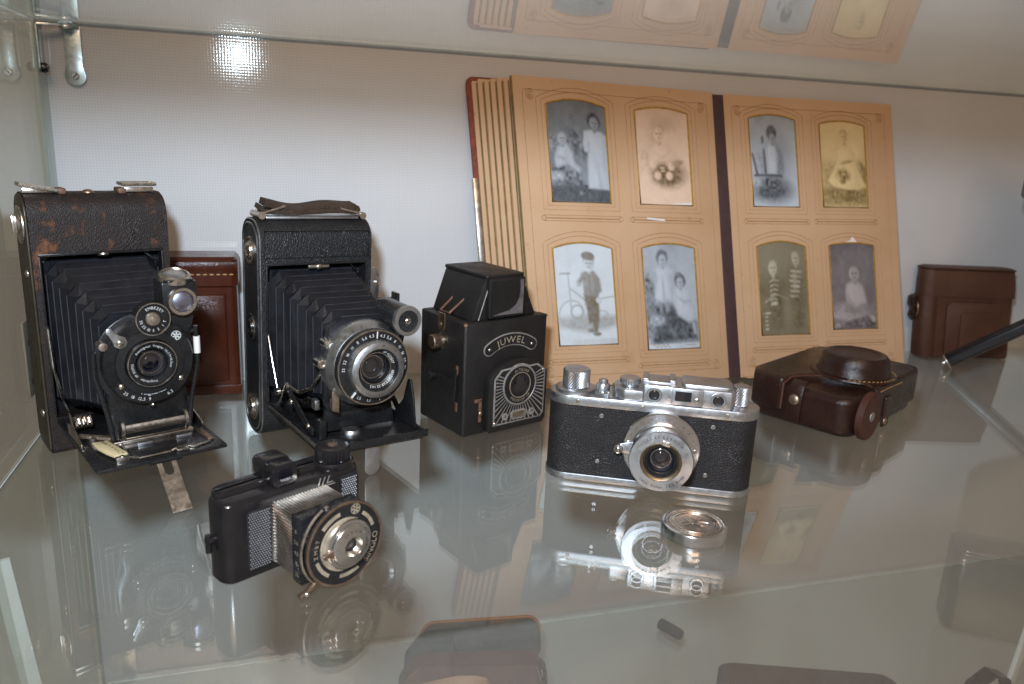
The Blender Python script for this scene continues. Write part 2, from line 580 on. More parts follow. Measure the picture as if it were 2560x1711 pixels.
def lens_set(parent, Mx, r, depth=6.0, name='lens', dome=None):
    """dark barrel with rings, and a domed front element"""
    mb = MB().lathe([(r, 0.0), (r * 0.93, -depth * 0.25), (r * 0.80, -depth * 0.3), (r * 0.74, -depth * 0.6), (r * 0.55, -depth * 0.65), (r * 0.46, -depth), (0, -depth)], Mx, 40)
    o = part('lens_barrel', mb, 'dark', parent)
    mb = MB().ring(r * 0.70, r * 0.76, -depth * 0.5, -depth * 0.42, Mx, 40)
    part('inner_ring', mb, 'dullnickel', o)
    d = dome if dome is not None else r * 0.28
    prof = [(r * 0.97 * math.cos(R(90 * k / 7)), d * math.sin(R(90 * k / 7)) - d * 0.9) for k in range(8)]
    prof[-1] = (0, prof[-1][1])
    part('front_element', MB().lathe(prof, Mx, 40), 'lens_glass', parent)
    prof = [(r * 0.52 * math.cos(R(90 * k / 5)), r * 0.16 * math.sin(R(90 * k / 5)) - depth * 0.72) for k in range(6)]
    prof[-1] = (0, prof[-1][1])
    part('rear_element', MB().lathe(prof, Mx, 32), 'lens_glass', parent)

def screw(parent, x, y, z, r, h=0.6, mat='nickel', d=(0, -1, 0), name='screw', sl=0.5):
    Mx = frame(x, y, z, d)
    mb = MB().lathe([(r, 0), (r, h * 0.6), (r * 0.8, h), (0, h)], Mx, 16)
    o = part(name, mb, mat, parent)
    part('slot', MB().box(-r * 0.75, r * 0.75, -r * 0.14, r * 0.14, h * 0.5, h * 1.03, Mx @ Matrix.Rotation(sl, 4, 'Z')), 'ink', o)
    return o

def dome_r(r, h, n=6):
    """profile of a shallow dome"""
    return [(r * math.cos(R(90 * k / n)) if k < n else 0.0, h * math.sin(R(90 * k / n))) for k in range(n + 1)]
# ------------------------------------------------------------------ the display case
LX, BY, ZU, ZL = -161.0, 690.0, 280.5, -286.0
XR = 1350.0
struct(part('back_wall', MB().box(LX - 3, XR, BY, BY + 4, -700, 640), 'panel', smooth=False))
struct(part('side_wall', MB().box(LX - 4.5, LX, 40, BY - 1.5, -700, 640), 'side_glass', smooth=False))
struct(part('room_wall', MB().box(-640, -620, -200, 1500, -900, 900), 'wall', smooth=False))
struct(part('room_floor', MB().box(-640, 1600, -200, 1500, -920, -900), 'wall', smooth=False))

def shelf(z, y0, label):
    t = thing('glass_shelf', label, 'shelf', (0, 0, z * S), group='glass shelves of the display case')
    part('pane', MB().box(LX + 1.2, XR, y0, BY - 2.5, -2.0, 0), 'glass', t, smooth=False)
    # ground back edge, visible as a thin grey green line against the panel
    part('ground_edge', MB().box(LX + 1.2, XR, BY - 2.45, BY - 0.8, -1.9, -0.1), 'glass_edge', t, smooth=False)
    part('ground_edge', MB().box(LX + 0.4, LX + 1.15, y0, BY - 2.5, -1.9, -0.1), 'glass_edge', t, smooth=False)
    return t
shelf(0, 60, 'glass shelf that the cameras, the album and the leather cases stand on')
shelf(ZU + 2, 220, 'glass shelf above the album, mirroring the album on its underside')
shelf(ZL, 60, 'lower glass shelf seen through the one carrying the cameras')

# corner joint: narrow strip of acrylic angle where the panel meets the side glass
o = part('corner_strip', MB().box(LX + 0.5, LX + 2.5, BY - 20, BY - 1.2, ZU + 6, 640).box(LX + 0.5, LX + 2.5, BY - 20, BY - 1.2, 2.0, ZU - 3), 'side_glass', smooth=False)
struct(o)

# zinc corner bracket under the upper shelf
t = thing('shelf_bracket', 'zinc plated corner bracket with two screws under the upper shelf', 'bracket', (LX * S, BY * S, (ZU - 3) * S))
def tongue(w, z0, z1, r):
    p = [(-w / 2, z1), (-w / 2, z0 + r)]
    a0 = math.degrees(math.acos(min(1, (w / 2) / r)))
    for k in range(15):
        a = R(180 + 0 - (0) + (180) * k / 14)
        p.append((r * math.cos(a), z0 + r * math.sin(a) * 1.0))
    p += [(w / 2, z0 + r), (w / 2, z1)]
    return p
bp = MB().prism([(x + 22, z) for x, z in tongue(11.5, -34, 0.0, 7.4)], -2.6, -1.0, 'y')
part('back_plate', bp, 'zinc', t, bevel=0.3)
part('bend', MB().tube([(22, -2, -1), (22, -4, 1.2), (20, -9, 1.6)], 5.7, 10, flat=0.18, up=(0, 0, 1)), 'zinc', t)
part('cross_bar', MB().ribbon([(22, -5, 0.4), (13, -9, 0.4), (3.2, -12, 0.2), (1.8, -12.5, -3)], 6.5, 1.6, (0.3, 0.95, 0)), 'zinc', t, bevel=0.2)
part('side_plate', MB().prism([(y - 12.5, z) for y, z in tongue(8, -30, -1.0, 4.4)], 1.0, 2.6, 'x'), 'zinc', t, bevel=0.3)
screw(t, 22, -2.6, -34, 2.9, 1.6, 'chrome', (0, -1, 0), sl=0.8)
screw(t, 2.6, -12.5, -30, 3.6, 4.0, 'enamel', (1, 0, 0))
part('rivet', MB().lathe([(5.2, 0)] + [(r, h + 1) for r, h in dome_r(5.0, 2.2)], frame(19, -6, 0.8, (0, -0.5, 0.85)), 20), 'zinc', t)
# small drilled block behind the side glass
t = thing('drilled_block', 'pale beige block with two drilled holes behind the left glass', 'block', (LX * S - 0.0056, 0.60, 0.0))
part('block', MB().box(-1.2, 0, -7, 9, 22, 76), 'block', t, bevel=0.2)
for z in (32, 60):
    part('hole', MB().lathe([(0, 0), (2.6, 0), (2.6, 0.25), (0, 0.25)], frame(0.02, 2, z, (1, 0, 0)), 16), 'ink', t)

# white strips standing in for light through the glass edges below the shelf
def strip(name, label, a, b, w):
    o = part(name, MB().ribbon([a, b], w, 4, (0.95, 0.3, 0)), 'white_edge', bevel=0.5)
    o['label'] = label
    o['category'] = 'glow strip'
    return o
strip('edge_glow_strip', 'white slanting strip standing in for bright light below the shelf at the left edge', (LX - 1, 482, -42), (LX + 4, 530, -280), 11)
strip('edge_glow_strip', 'white slanting strip standing in for bright light below the shelf at the right edge', (688, 480, -120), (668, 480, -283), 16)
# ------------------------------------------------------------------ rangefinder camera
t = thing('rangefinder_camera', 'chrome and black 35 mm camera, round silver lens, knurled knobs on top', 'camera', (0.2287, 0.4290, 0), -26.9)
def stadium(hl, hd, n=14):
    p = []
    for k in range(n + 1):
        a = R(-90 + 180 * k / n)
        p.append((hl - hd + hd * math.cos(a), hd * math.sin(a)))
    for k in range(n + 1):
        a = R(90 + 180 * k / n)
        p.append((-hl + hd + hd * math.cos(a), hd * math.sin(a)))
    return p
HD = 14.5
o = part('base_plate', MB().prism(stadium(66.3, HD), 0, 4.8), 'satin', t, bevel=0.7)
part('body', MB().prism(stadium(65.6, HD - 0.7), 4.8, 51.2), 'vulcanite', t)
top = part('top_plate', MB().prism(stadium(66.3, HD), 51.2, 57.6), 'satin', t, bevel=0.9)
for x in (-46.5, -6, 46):
    screw(t, x, -HD - 0.0, 54.3, 1.25, 0.5, 'nickel', sl=random.random() * 3)
for x, z in ((-31, 46), (-31.5, 15), (38, 46), (36.5, 13.5)):
    screw(t, x, -HD + 0.8, z, 1.5, 0.7, 'satin', sl=random.random() * 3)
# rangefinder housing
hs = MB()
hs.prism(rrect(-7.5, 49, -13.6, 11.5, 2.5, 4), 57.6, 69.2)
hs.prism([(-26, 0), (-24, -9), (-18, -13.2), (-6, -13.2), (-6, 11), (-18, 11), (-24, 7)], 57.6, 64.5)
part('rangefinder_housing', hs, 'satin', t, bevel=0.9)
part('housing_top', MB().prism(rrect(17, 47.5, -10.5, 10.5, 3, 4), 69.0, 71.0), 'satin', t, bevel=0.9)
fr = part('viewfinder_bezel', MB().box(11.2, 30.2, -14.6, -12.5, 58.2, 69.0), 'satin', t, bevel=0.4)
part('window', MB().box(13.2, 23.0, -14.85, -14.5, 61, 67.2), 'dark', fr)
part('pane', MB().box(13.6, 18.6, -15.0, -14.9, 61.5, 66.6), 'lens_glass', fr)
screw(t, 26.5, -14.6, 62.2, 1.5, 0.5, 'nickel')
for x in (0.4, 39.2):
    Mx = front(x, -13.4, 63.4)
    w = part('window_ring', MB().lathe([(4.7, 0), (4.7, 1.2), (4.3, 1.6), (3.4, 1.6), (3.1, 0.6), (3.1, 0.3)], Mx, 32), 'satin', t)
    part('window_glass', MB().lathe([(3.1, 0.5), (3.1, 0.8), (0, 0.9)], Mx, 24), 'dark', w)
    part('pane', MB().lathe([(2.9, 1.0)] + [(2.9 * math.cos(R(18 * k)) if k < 5 else 0, 1.0 + 0.5 * math.sin(R(18 * k))) for k in range(1, 6)], Mx, 24), 'lens_glass', w)
# accessory shoe
sh = MB().box(-7, 13, -8, 8, 69.1, 70.0)
part('accessory_shoe', sh, 'satin', t, bevel=0.2)
for x0, x1 in ((-7, -3.6), (9.6, 13)):
    part('shoe_rail', MB().box(x0, x1, -8.2, 8, 70.0, 71.6), 'satin', t, bevel=0.3)
# speed dial
part('speed_dial', MB().lathe([(5, 64.4), (5, 65.5), (6.6, 66), (6.6, 69), (6.0, 69.5), (0, 69.5)], frame(-15, -1, 0), 60, 0.25, (2, 3)), 'satin', t)
# wind knob on counter disc
k = part('counter_disc', MB().lathe([(13.0, 57.6), (13.0, 59.4), (12.2, 60.0), (0, 60.0)], frame(-49.5, 0, 0), 56), 'satin', t, bevel=0.0)
def knurl_knob(name, x, y, z0, z1, r, seg, mat='satin'):
    prof = [(r - 0.6, z0), (r, z0 + 0.5)]
    n = 9
    prof += [(r, z0 + 0.6 + (z1 - z0 - 1.4) * i / n) for i in range(n + 1)]
    prof += [(r - 0.3, z1 - 0.4), (r - 0.9, z1), (0, z1)]
    vsm = MB()
    rings, vs, fs = [], [], []
    for i, (rr, h) in enumerate(prof):
        if rr == 0:
            c = len(vs); vs.append((0, 0, h)); continue
        for j in range(seg):
            kk = 0.35 if 2 <= i <= 2 + n and (i + j) % 2 else 0.0
            a = 2 * math.pi * j / seg
            vs.append(((rr - kk) * math.cos(a), (rr - kk) * math.sin(a), h))
    m = len(prof) - 1
    for i in range(m - 1):
        for j in range(seg):
            j2 = (j + 1) % seg
            q = (i * seg + j, i * seg + j2, (i + 1) * seg + j2, (i + 1) * seg + j)
            fs += [(q[0], q[1], q[2]), (q[0], q[2], q[3])]
    for j in range(seg):
        fs.append(((m - 1) * seg + j, (m - 1) * seg + (j + 1) % seg, c))
    vsm.add(vs, fs, frame(x, y, 0))
    return part(name, vsm, mat, t, smooth=False)
knurl_knob('wind_knob', -49.5, 0, 60.0, 71.8, 8.8, 72)
knurl_knob('rewind_knob', 54.0, 0, 57.6, 70.5, 5.3, 44)
rel = part('release_collar', MB().lathe([(4.3, 57.6), (4.3, 63.5), (3.6, 64.4), (2.9, 64.4), (2.9, 66.4), (2.2, 67.2), (0, 67.2)], frame(-31.8, -3, 0), 36, 0.3, (0, 1)), 'satin', t)
part('rewind_lever', MB().prism([(-36.5, -9), (-28, -11.5), (-25.5, -9.5), (-27, -7), (-35.5, -5)], 57.7, 59.6).lathe([(1.6, 59.6), (1.6, 61), (0, 61.4)], frame(-28, -9.4, 0), 14), 'satin', t, bevel=0.3)
# collapsible lens
LZ = 29.0
LXO = 7.6
Mx = front(LXO, -HD + 0.2, LZ)
fl = part('lens_flange', MB().lathe([(24.0, 0), (24.0, 3.2), (23.2, 4.0), (18.8, 4.4), (18.2, 4.6)], Mx, 72), 'chrome', t)
tx = MB()
for i, s_ in enumerate(['1', '1,25', '1,5', '1,75', '2', '2,5', '3', '4', '5', '7', '10', '20']):
    text_arc(tx, s_, 20.6, 2.1, 158 - i * 15, Mx, 4.32)
part('lettering', tx, 'engrave', fl)
for a in (172, 4, 228, 300):
    screw(t, LXO + 20.8 * math.cos(R(a)), -HD - 4.0, LZ + 20.8 * math.sin(R(a)), 1.2, 0.4, 'dullnickel')
part('lens_tube', MB().lathe([(18.2, 4.0), (18.2, 9.5), (17.6, 10.2), (17.0, 10.2), (17.0, 13.0), (17.8, 13.6), (17.8, 15.0), (16.6, 15.6), (16.6, 20.2)], Mx, 72), 'chrome', t)
lf = part('aperture_ring', MB().lathe([(17.2, 20.0), (19.2, 20.4), (19.4, 22.6), (19.0, 23.4), (12.6, 24.0), (12.2, 23.4)], Mx, 72), 'satin', t)
tx = MB()
text_arc(tx, '3,5  4,5  6,3 9 12,5 18', 16.0, 2.5, 84, Mx, 24.0)
text_arc(tx, 'Leitz  Elmar  1:3,5  F=50', 16.0, 2.7, 278, Mx, 24.0, inside=True)
part('lettering', tx, 'engrave', lf)
part('inner_bezel', MB().lathe([(12.2, 23.6), (11.8, 24.0), (10.6, 23.0), (9.4, 21.0), (8.3, 20.2), (8.2, 19)], Mx, 56), 'brass', t)
part('baffle', MB().lathe([(10.4, 23.05), (9.6, 23.0), (9.0, 21.2), (8.2, 20.6)], Mx, 48), 'enamel', t)
part('aperture_tab', MB().prism([(-2.4, 11.2), (2.4, 11.2), (2.4, 13.8), (0.4, 14.0), (0, 13.2), (-0.4, 14.0), (-2.4, 13.8)], 23.9, 25.2, 'z', Mx @ Matrix.Rotation(R(-10), 4, 'Z')), 'nickel', t, bevel=0.2)
lens_set(t, Mx @ Matrix.Translation((0, 0, 20.6)), 8.3, 7, dome=2.6)
# focusing lever
part('focus_lever', MB().prism([(-17, 4.5), (-24.5, 2.6), (-28.6, 1.2), (-29, -2.2), (-26, -3.4), (-17, -4.5)], 4.4, 6.4, 'z', Mx), 'satin', t, bevel=0.5)
part('lever_button', MB().lathe([(3.1, 6.3), (3.1, 8.0), (2.5, 8.6), (2.1, 8.3), (1.4, 9.2), (0, 9.6)], Mx @ Matrix.Translation((-26.3, -0.8, 0)), 28), 'chrome', t)

# ------------------------------------------------------------------ lens cap in front of it
t = thing('lens_cap', 'round polished metal lens cap with an engraved emblem lying on the glass', 'lens cap', (0.2240, 0.3568, 0), -20)
cp = part('rim', MB().lathe([(18.2, 0), (18.6, 0.4), (18.6, 5.2), (17.9, 6.4), (16.6, 6.9)], None, 64), 'chrome', t)
part('top', MB().lathe([(16.7, 6.88), (16.0, 6.5), (14.6, 6.6), (14.0, 6.25), (13.0, 6.4), (12.2, 6.2), (0, 6.25)], None, 64), 'dullnickel', t)
for r in (15.4, 13.5, 11.6):
    part('groove_ring', MB().ring(r, r + 0.28, 6.2, 6.75, None, 64), 'nickel', t)
em = MB()
em.tube([(-7.5, -1.5, 6.4), (-3, 0.5, 6.45), (2, 2.4, 6.45), (8, 1.2, 6.4)], 0.32, 6)
em.tube([(-5, 4.2, 6.4), (-1, -1, 6.45), (3, -4.6, 6.4)], 0.32, 6)
em.tube([(-6, -4, 6.4), (0, 0, 6.45), (5, 4.6, 6.4)], 0.32, 6)
em.tube([(-1.5, 5.4, 6.4), (1.2, 3.2, 6.45), (2.2, 6.0, 6.4)], 0.28, 6)
em.tube([(3, -2.6, 6.4), (6.4, -3.0, 6.4), (8.6, -2.0, 6.4)], 0.28, 6)
part('emblem', em, 'chrome', t)
# ------------------------------------------------------------------ folding camera builder pieces
def bellows(back, frnt, n, y0, y1, depth):
    """pleated tapering box; back/frnt = (x0,x1,z0,z1)"""
    mb = MB()
    rings = []
    for k in range(2 * n + 1):
        f = k / (2 * n)
        r = [a + (b - a) * f for a, b in zip(back, frnt)]
        y = y0 + (y1 - y0) * f
        d = 0 if k % 2 == 0 else depth
        x0, x1, z0, z1 = r[0] + d, r[1] - d, r[2] + d, r[3] - d
        c = 7.0 if k % 2 == 0 else 2.0
        jit = lambda: random.uniform(-0.35, 0.35)
        pts = [(x0 + c, z0), (x1 - c, z0), (x1, z0 + c), (x1, z1 - c), (x1 - c, z1), (x0 + c, z1), (x0, z1 - c), (x0, z0 + c)]
        rings.append([(x + jit(), y + jit(), z + jit()) for x, z in pts])
    edges = MB()  # paler ridges, rubbed hide that also paints in light the pleats lack
    for k in range(2, len(rings), 2):
        q = [Vector(p) for p in rings[k]]
        edges.tube([q[4], q[5]], 0.42, 5)
        edges.tube([q[6], q[7]], 0.36, 5)
        edges.tube([q[3], q[2]], 0.36, 5)
    return mb.loft(rings), edges

def yz_round(y0, y1, z0, z1, r, n=7):
    """side outline; r is one radius or (back top, front top, front bottom, back bottom)"""
    rs = r if hasattr(r, '__len__') else (r, r, r, r)
    out = []
    for q, cy, cz, a0 in ((rs[0], y1 - rs[0], z1 - rs[0], 0), (rs[1], y0 + rs[1], z1 - rs[1], 90), (rs[2], y0 + rs[2], z0 + rs[2], 180), (rs[3], y1 - rs[3], z0 + rs[3], 270)):
        for i in range(n + 1):
            a = R(a0 + 90 * i / n)
            out.append((cy + q * math.cos(a), cz + q * math.sin(a)))
    return out

def folding_body(t, hw, H, D, op, r, mat, endmat, name='body'):
    """roll film body: rounded top and bottom seen from the side, with an open front; op = (x half width, z0, z1, depth)"""
    oxw, oz0, oz1, od = op
    full = yz_round(0, D, 0, H, r)
    prof = []
    # outline with a notch cut into the front (y = 0) between oz0 and oz1
    notch = [(0.0, oz1), (od, oz1), (od, oz0), (0.0, oz0)]
    # full runs counter-clockwise from (y1, z1-r): back-top, front-top, front-bottom, back-bottom
    q = len(full) // 4
    prof = full[:2 * q] + notch + full[2 * q:]
    mb = MB().prism(prof, -oxw, oxw, 'x')
    for s in (-1, 1):
        a, b = sorted((s * oxw, s * hw))
        mb.prism(full, a, b, 'x')
    return part(name, mb, mat, t, bevel=0.0)

# ------------------------------------------------------------------ brown folding camera at the left
t = thing('folding_camera', 'folding camera in scuffed brown leather, black bellows out, ivory distance plate on its bed', 'camera', (-0.1056, 0.5550, 0), 24, 'folding bellows cameras')
HW, HH, DD = 40.0, 168.0, 36.0
folding_body(t, HW, HH, DD, (36.8, 25, 131.5, 16), (15, 13, 4, 9), 'wornleather', 'olive')
for s in (-1, 1):
    part('end_plate', MB().prism(yz_round(1.6, DD - 1.0, 1.2, HH - 1.2, (14.5, 12.5, 3.5, 8.5)), *sorted((s * HW, s * (HW + 1.4))), 'x'), 'olive', t, bevel=0.5)
# dark gate round the bellows
gt = MB()
for s in (-1, 1):
    gt.box(*sorted((s * 36.7, s * 35.6)), -0.6, 15.5, 25.5, 131)
gt.box(-36.7, 36.7, -0.7, 3.5, 129.8, 131.4).box(-36.7, 36.7, 14.8, 15.8, 25.2, 131)
part('gate', gt, 'enamel', t, bevel=0.2)
part('catch', MB().lathe([(3.6, 0), (3.6, 1.0), (0, 1.6)], frame(0, 0.3, 129.8, (0, -0.3, -1)), 18), 'dullnickel', t)
part('film_key', MB().lathe([(12, 0), (12, 0.8), (10.5, 1.4), (9, 1.0), (6, 1.0), (5.5, 2.4), (0, 2.8)], frame(-HW - 1.4, 18, 148, (-1, 0, 0)), 36).box(-5.5, 5.5, -1.2, 1.2, 2.4, 4.6, frame(-HW - 1.4, 18, 148, (-1, 0, 0), (0.2, 0, 1))), 'nickel', t, bevel=0.2)
for z in (118, 26):
    part('stud', MB().lathe(dome_r(2.6, 1.6), frame(-HW - 1.4, 12, z, (-1, 0, 0)), 16), 'nickel', t)
for x in (-29, 29):
    lg = MB()
    zt = HH - 0.5
    sx_ = 1 if x < 0 else -1
    lg.tube([(x - 12, 8, zt + 5.5), (x - 12, 20, zt + 5.5), (x + 8, 20, zt + 1.5 + (0 if x < 0 else 4)), (x + 8, 8, zt + 1.5 + (0 if x < 0 else 4))], 1.25, 8, closed=True)
    lo = part('strap_loop', lg, 'nickel', t)
    part('loop_bar', MB().box(x - 11, x + 7, 9, 11.0, zt + 0.4, zt + 3.6, None), 'nickel', lo, bevel=0.5)
    part('strap_stub', MB().box(x + (8 if x < 0 else -15), x + (13 if x < 0 else -10), 8, 20, zt - 0.6, zt + 3.2), 'rust', lo, bevel=1.0)
part('strap_stud', MB().lathe(dome_r(3.6, 2.2), frame(-3, 12, HH - 0.4), 18), 'copper', t)
# bellows and lens standard
bb, be = bellows((-35, 35, 29, 128), (-20, 27, 42, 104), 8, 14, -60, 4.2)
bo = part('bellows', bb, 'cloth', t, smooth=False)
part('fold_edges', be, 'foldedge', bo)
CX, CZ, CY = 2.0, 76.0, -74.0
Mx = front(CX, CY, CZ)
std = []
for k in range(25):
    a = R(-40 + 260 * k / 24)
    std.append((29 * math.cos(a), 29 * math.sin(a)))
std += [(-24, -44), (-19, -48), (19, -48), (24, -44)]
part('lens_standard', MB().prism(std, -8, -5.0, 'z', Mx), 'enamel', t, bevel=0.8)
for s in (-1, 1):
    part('standard_arm', MB().tube([(CX + s * 28.5, CY + 4, CZ + 8), (CX + s * 29, CY + 3, CZ - 6), (CX + s * 24, CY + 3, CZ - 30), (CX + s * 22, CY + 3, 30)], 1.5, 8), 'enamel', t)
sh = part('shutter', MB().lathe([(25.5, -5), (25.5, 1.5), (24.6, 2.4), (19.5, 2.4), (19.0, 3.8), (14.6, 4.4), (14.2, 3.6), (14.2, 2.6)], Mx, 72), 'enamel', t)
lr = part('lens_ring', MB().lathe([(14.2, 3.4), (14.0, 7.2), (13.6, 7.6), (13.0, 7.6), (12.8, 6.6), (9.2, 6.0), (8.8, 5.2)], Mx, 64), 'enamel', t)
part('bright_rim', MB().ring(13.3, 13.9, 7.3, 7.9, Mx, 64), 'dullnickel', lr)
tx = MB()
text_arc(tx, 'Anastigmat  Voigtar 1:6,3 F=10,5cm', 10.9, 1.9, 62, Mx, 6.6)
text_arc(tx, 'Voigtländer   № 353705', 10.9, 1.9, 228, Mx, 6.6)
part('lettering', tx, 'whiteprint', lr)
lens_set(t, Mx @ Matrix.Translation((0, 0, 6.0)), 8.8, 6, dome=1.8)
pl = part('name_plate', MB().prism([(24.6 * math.cos(R(a)), 24.6 * math.sin(R(a))) for a in range(214, 327, 4)] + [(16.5 * math.cos(R(a)), 16.5 * math.sin(R(a))) for a in range(326, 213, -4)], 2.2, 3.2, 'z', Mx), 'enamel', t, bevel=0.2)
tx = MB()
text_arc(tx, 'Voigtländer', 18.6, 3.4, 272, Mx, 3.35, inside=True, gap=0.02)
text_arc(tx, '25  18  12,5  9', 22.4, 2.6, 246, Mx, 3.35, inside=True)
text_arc(tx, '6,3', 22.4, 2.6, 296, Mx, 3.35, inside=True)
part('lettering', tx, 'whiteprint', pl)
for a in (216, 324):
    part('rivet', MB().lathe(dome_r(1.9, 1.4), Mx @ Matrix.Translation((20.8 * math.cos(R(a)), 20.8 * math.sin(R(a)), 3.0)), 16), 'nickel', t)
part('rivet', MB().lathe(dome_r(1.6, 3.0), front(CX, CY, CZ - 26.5), 16), 'nickel', t)
# speed dial
D2 = front(CX + 3.0, CY - 2.0, CZ + 26.0)
dl = part('speed_dial', MB().lathe([(9.9, -6), (9.9, 2.0), (9.4, 2.6), (8.9, 2.2), (8.9, 1.8), (0, 1.8)], D2, 48), 'enamel', t)
part('dial_rim', MB().ring(9.2, 9.8, 2.0, 2.8, D2, 48), 'nickel', dl)
part('dial_knob', MB().lathe([(4.2, 1.8), (4.2, 2.6), (3.6, 3.2), (1.6, 3.4), (1.4, 4.2), (0, 4.4)], D2, 28), 'dullnickel', dl)
tx = MB()
text_arc(tx, 'EMBEZET', 6.7, 2.4, 78, D2, 1.95)
for s_, a in (('1', 318), ('2', 292), ('5', 268), ('10', 244), ('25', 218), ('50', 190), ('T', 342)):
    text_arc(tx, s_, 6.7, 2.3, a, D2, 1.95, inside=True)
part('lettering', tx, 'whiteprint', dl)
lp = [(-4 * math.cos(R(a)) , 4 * math.sin(R(a))) for a in range(-60, 241, 25)]
part('cocking_lever', MB().prism([(-14.2, 27.8), (-11.8, 28.2), (-10.6, 26.2), (-8, 23.6), (-4.6, 22.0), (-3.4, 19), (-4.6, 16.2), (-8, 15.4), (-10.8, 17), (-11.6, 20.4), (-13.4, 23.8), (-14.8, 25.6)], 4.4, 5.6, 'z', Mx @ Matrix.Translation((-8.5, -4.5, 0))), 'satin', t, bevel=0.4)
part('lever_screw', MB().lathe(dome_r(2.1, 1.0), Mx @ Matrix.Translation((-16, 14.4, 5.6)), 18), 'nickel', t)
part('tension_post', MB().lathe([(2.4, -5), (2.4, 3), (0, 3.6)], Mx @ Matrix.Translation((-24.5, 12.5, 0)), 18), 'dullnickel', t)
em = MB().ring(2.5, 2.9, 2.45, 2.55, Mx @ Matrix.Translation((15.8, 14.2, 0)), 28)
for a in range(0, 360, 60):
    em.add([(0.3, -0.25, 2.5), (2.2, -0.55, 2.5), (2.2, 0.55, 2.5), (0.3, 0.25, 2.5)], [(0, 1, 2, 3)], Mx @ Matrix.Translation((15.8, 14.2, 0)) @ Matrix.Rotation(R(a + 20), 4, 'Z'))
part('emblem', em, 'whiteprint', sh)
cr = part('cable_socket', MB().tube([(CX + 25, CY + 1, CZ + 15), (CX + 28.5, CY + 1, CZ + 15.5)], 1.3, 10).tube([(CX + 28.6, CY + 1, CZ + 18), (CX + 28.6, CY + 1, CZ - 5)], 1.5, 10), 'enamel', t)
part('socket_sleeve', MB().tube([(CX + 28.6, CY + 0.4, CZ + 11.5), (CX + 28.6, CY + 0.4, CZ + 1)], 2.0, 12), 'whitepaper', cr)
# brilliant finder
FX, FZ = CX + 20.0, CZ + 37.0
bf = part('finder_body', MB().box(FX - 10.5, FX + 9.5, CY - 3, CY + 14, FZ - 9.5, FZ + 9.5).prism(rrect(FX - 9, FX + 8, CY - 4.5, CY + 12, 3), FZ + 9.5, FZ + 11), 'enamel', t, bevel=1.4)
part('finder_arm', MB().prism([(FX - 9, FZ - 9), (FX + 9, FZ - 9), (FX + 6, FZ - 24), (FX - 3, FZ - 20)], CY + 2, CY + 4.5, 'y'), 'enamel', t, bevel=0.6)
part('finder_rim', MB().ring(6.4, 8.2, 0, 3.2, front(FX, CY - 2.6, FZ - 2), 40), 'nickel', bf)
part('finder_lens', MB().lathe([(6.6, 0.4)] + [(r, h + 0.6) for r, h in dome_r(6.5, 2.2)], front(FX, CY - 2.6, FZ - 2), 32), 'satin', bf)
part('finder_lens_glass', MB().lathe([(r, h + 1.2) for r, h in dome_r(6.5, 2.2)], front(FX, CY - 2.6, FZ - 2), 32), 'lens_glass', bf)
part('finder_top_rim', MB().lathe([(9.4, 0), (9.0, 2.4), (7.4, 3.4), (6.8, 2.6)], frame(FX - 1, CY + 4, FZ + 10.6, (0, -0.35, 1)), 36), 'nickel', bf)
part('finder_top_lens', MB().lathe([(r, h + 1.8) for r, h in dome_r(6.9, 2.2)], frame(FX - 1, CY + 4, FZ + 10.6, (0, -0.35, 1)), 32), 'satin', bf)
# bed, rails, struts, stand
bd = part('bed', MB().box(-36.5, 36.5, -100, -0.6, 22, 24.4), 'enamel', t, bevel=0.6)
rl = MB()
rl.tube([(-16, -62, 25.4), (-17, -92, 25.4), (-13, -95.5, 25.4), (4, -95.5, 25.4), (7, -93, 25.4), (16, -93, 25.4), (19, -95.5, 25.4), (29, -92, 25.4), (30, -70, 25.4)], 0.75, 8)
part('track_frame', rl, 'nickel', bd)
part('track_plate', MB().box(-15, 28, -93, -66, 24.4, 25.2), 'enamel', bd, bevel=0.3)
part('track_clip', MB().box(28.4, 32.2, -90, -70, 24.6, 26.2), 'copper', bd, bevel=0.4)
part('track_clip', MB().box(8, 15, -97.5, -92, 24.6, 26.4), 'dullnickel', bd, bevel=0.4)
for x in (-9, 14):
    part('finger_tab', MB().box(x, x + 9, -78, -75.4, 25.0, 27.2), 'satin', bd, bevel=0.4)
iv = [(-30.5, -64), (-22, -64), (-17.8, -88), (-17.8, -91), (-25, -91), (-27.5, -84), (-29.8, -74)]
ip = part('distance_plate', MB().prism(iv, 26.4, 28.0), 'ivory', bd, bevel=0.4)
part('plate_foot', MB().box(-25, -17.8, -95, -91, 24.4, 27.6), 'nickel', bd, bevel=0.5)
tx = MB()
for i, s_ in enumerate(['Meter', '8', '6', '4', '3', '2', '1,5']):
    text_flat(tx, s_, 3.0, frame(-24.6 + i * 0.6, -67 - i * 3.6, 0) @ Matrix.Rotation(R(-78 if i == 0 else 0), 4, 'Z'), 28.1)
part('lettering', tx, 'ink', ip)
part('plate_screw', MB().lathe(dome_r(1.5, 0.8), frame(-21.5, -93.2, 27.6), 14), 'dullnickel', bd)
fo = part('focus_post', MB().lathe([(3.2, 0), (3.2, 4), (0, 4.4)], frame(-28, -56, 24.4), 18).tube([(-33, -48, 27), (-24, -58, 27.5), (-19, -62, 27)], 2.0, 8), 'dullnickel', bd)
st = part('standard_base', MB().box(-20, 27, -70, -52, 24.6, 27.4).box(-16, 23, -68, -66, 27.4, 31), 'dullnickel', t, bevel=0.6)
part('focus_roller', MB().lathe([(4, -19), (4, 19)], frame(4, -66, 34, (1, 0, 0)), 24), 'dullnickel', t)
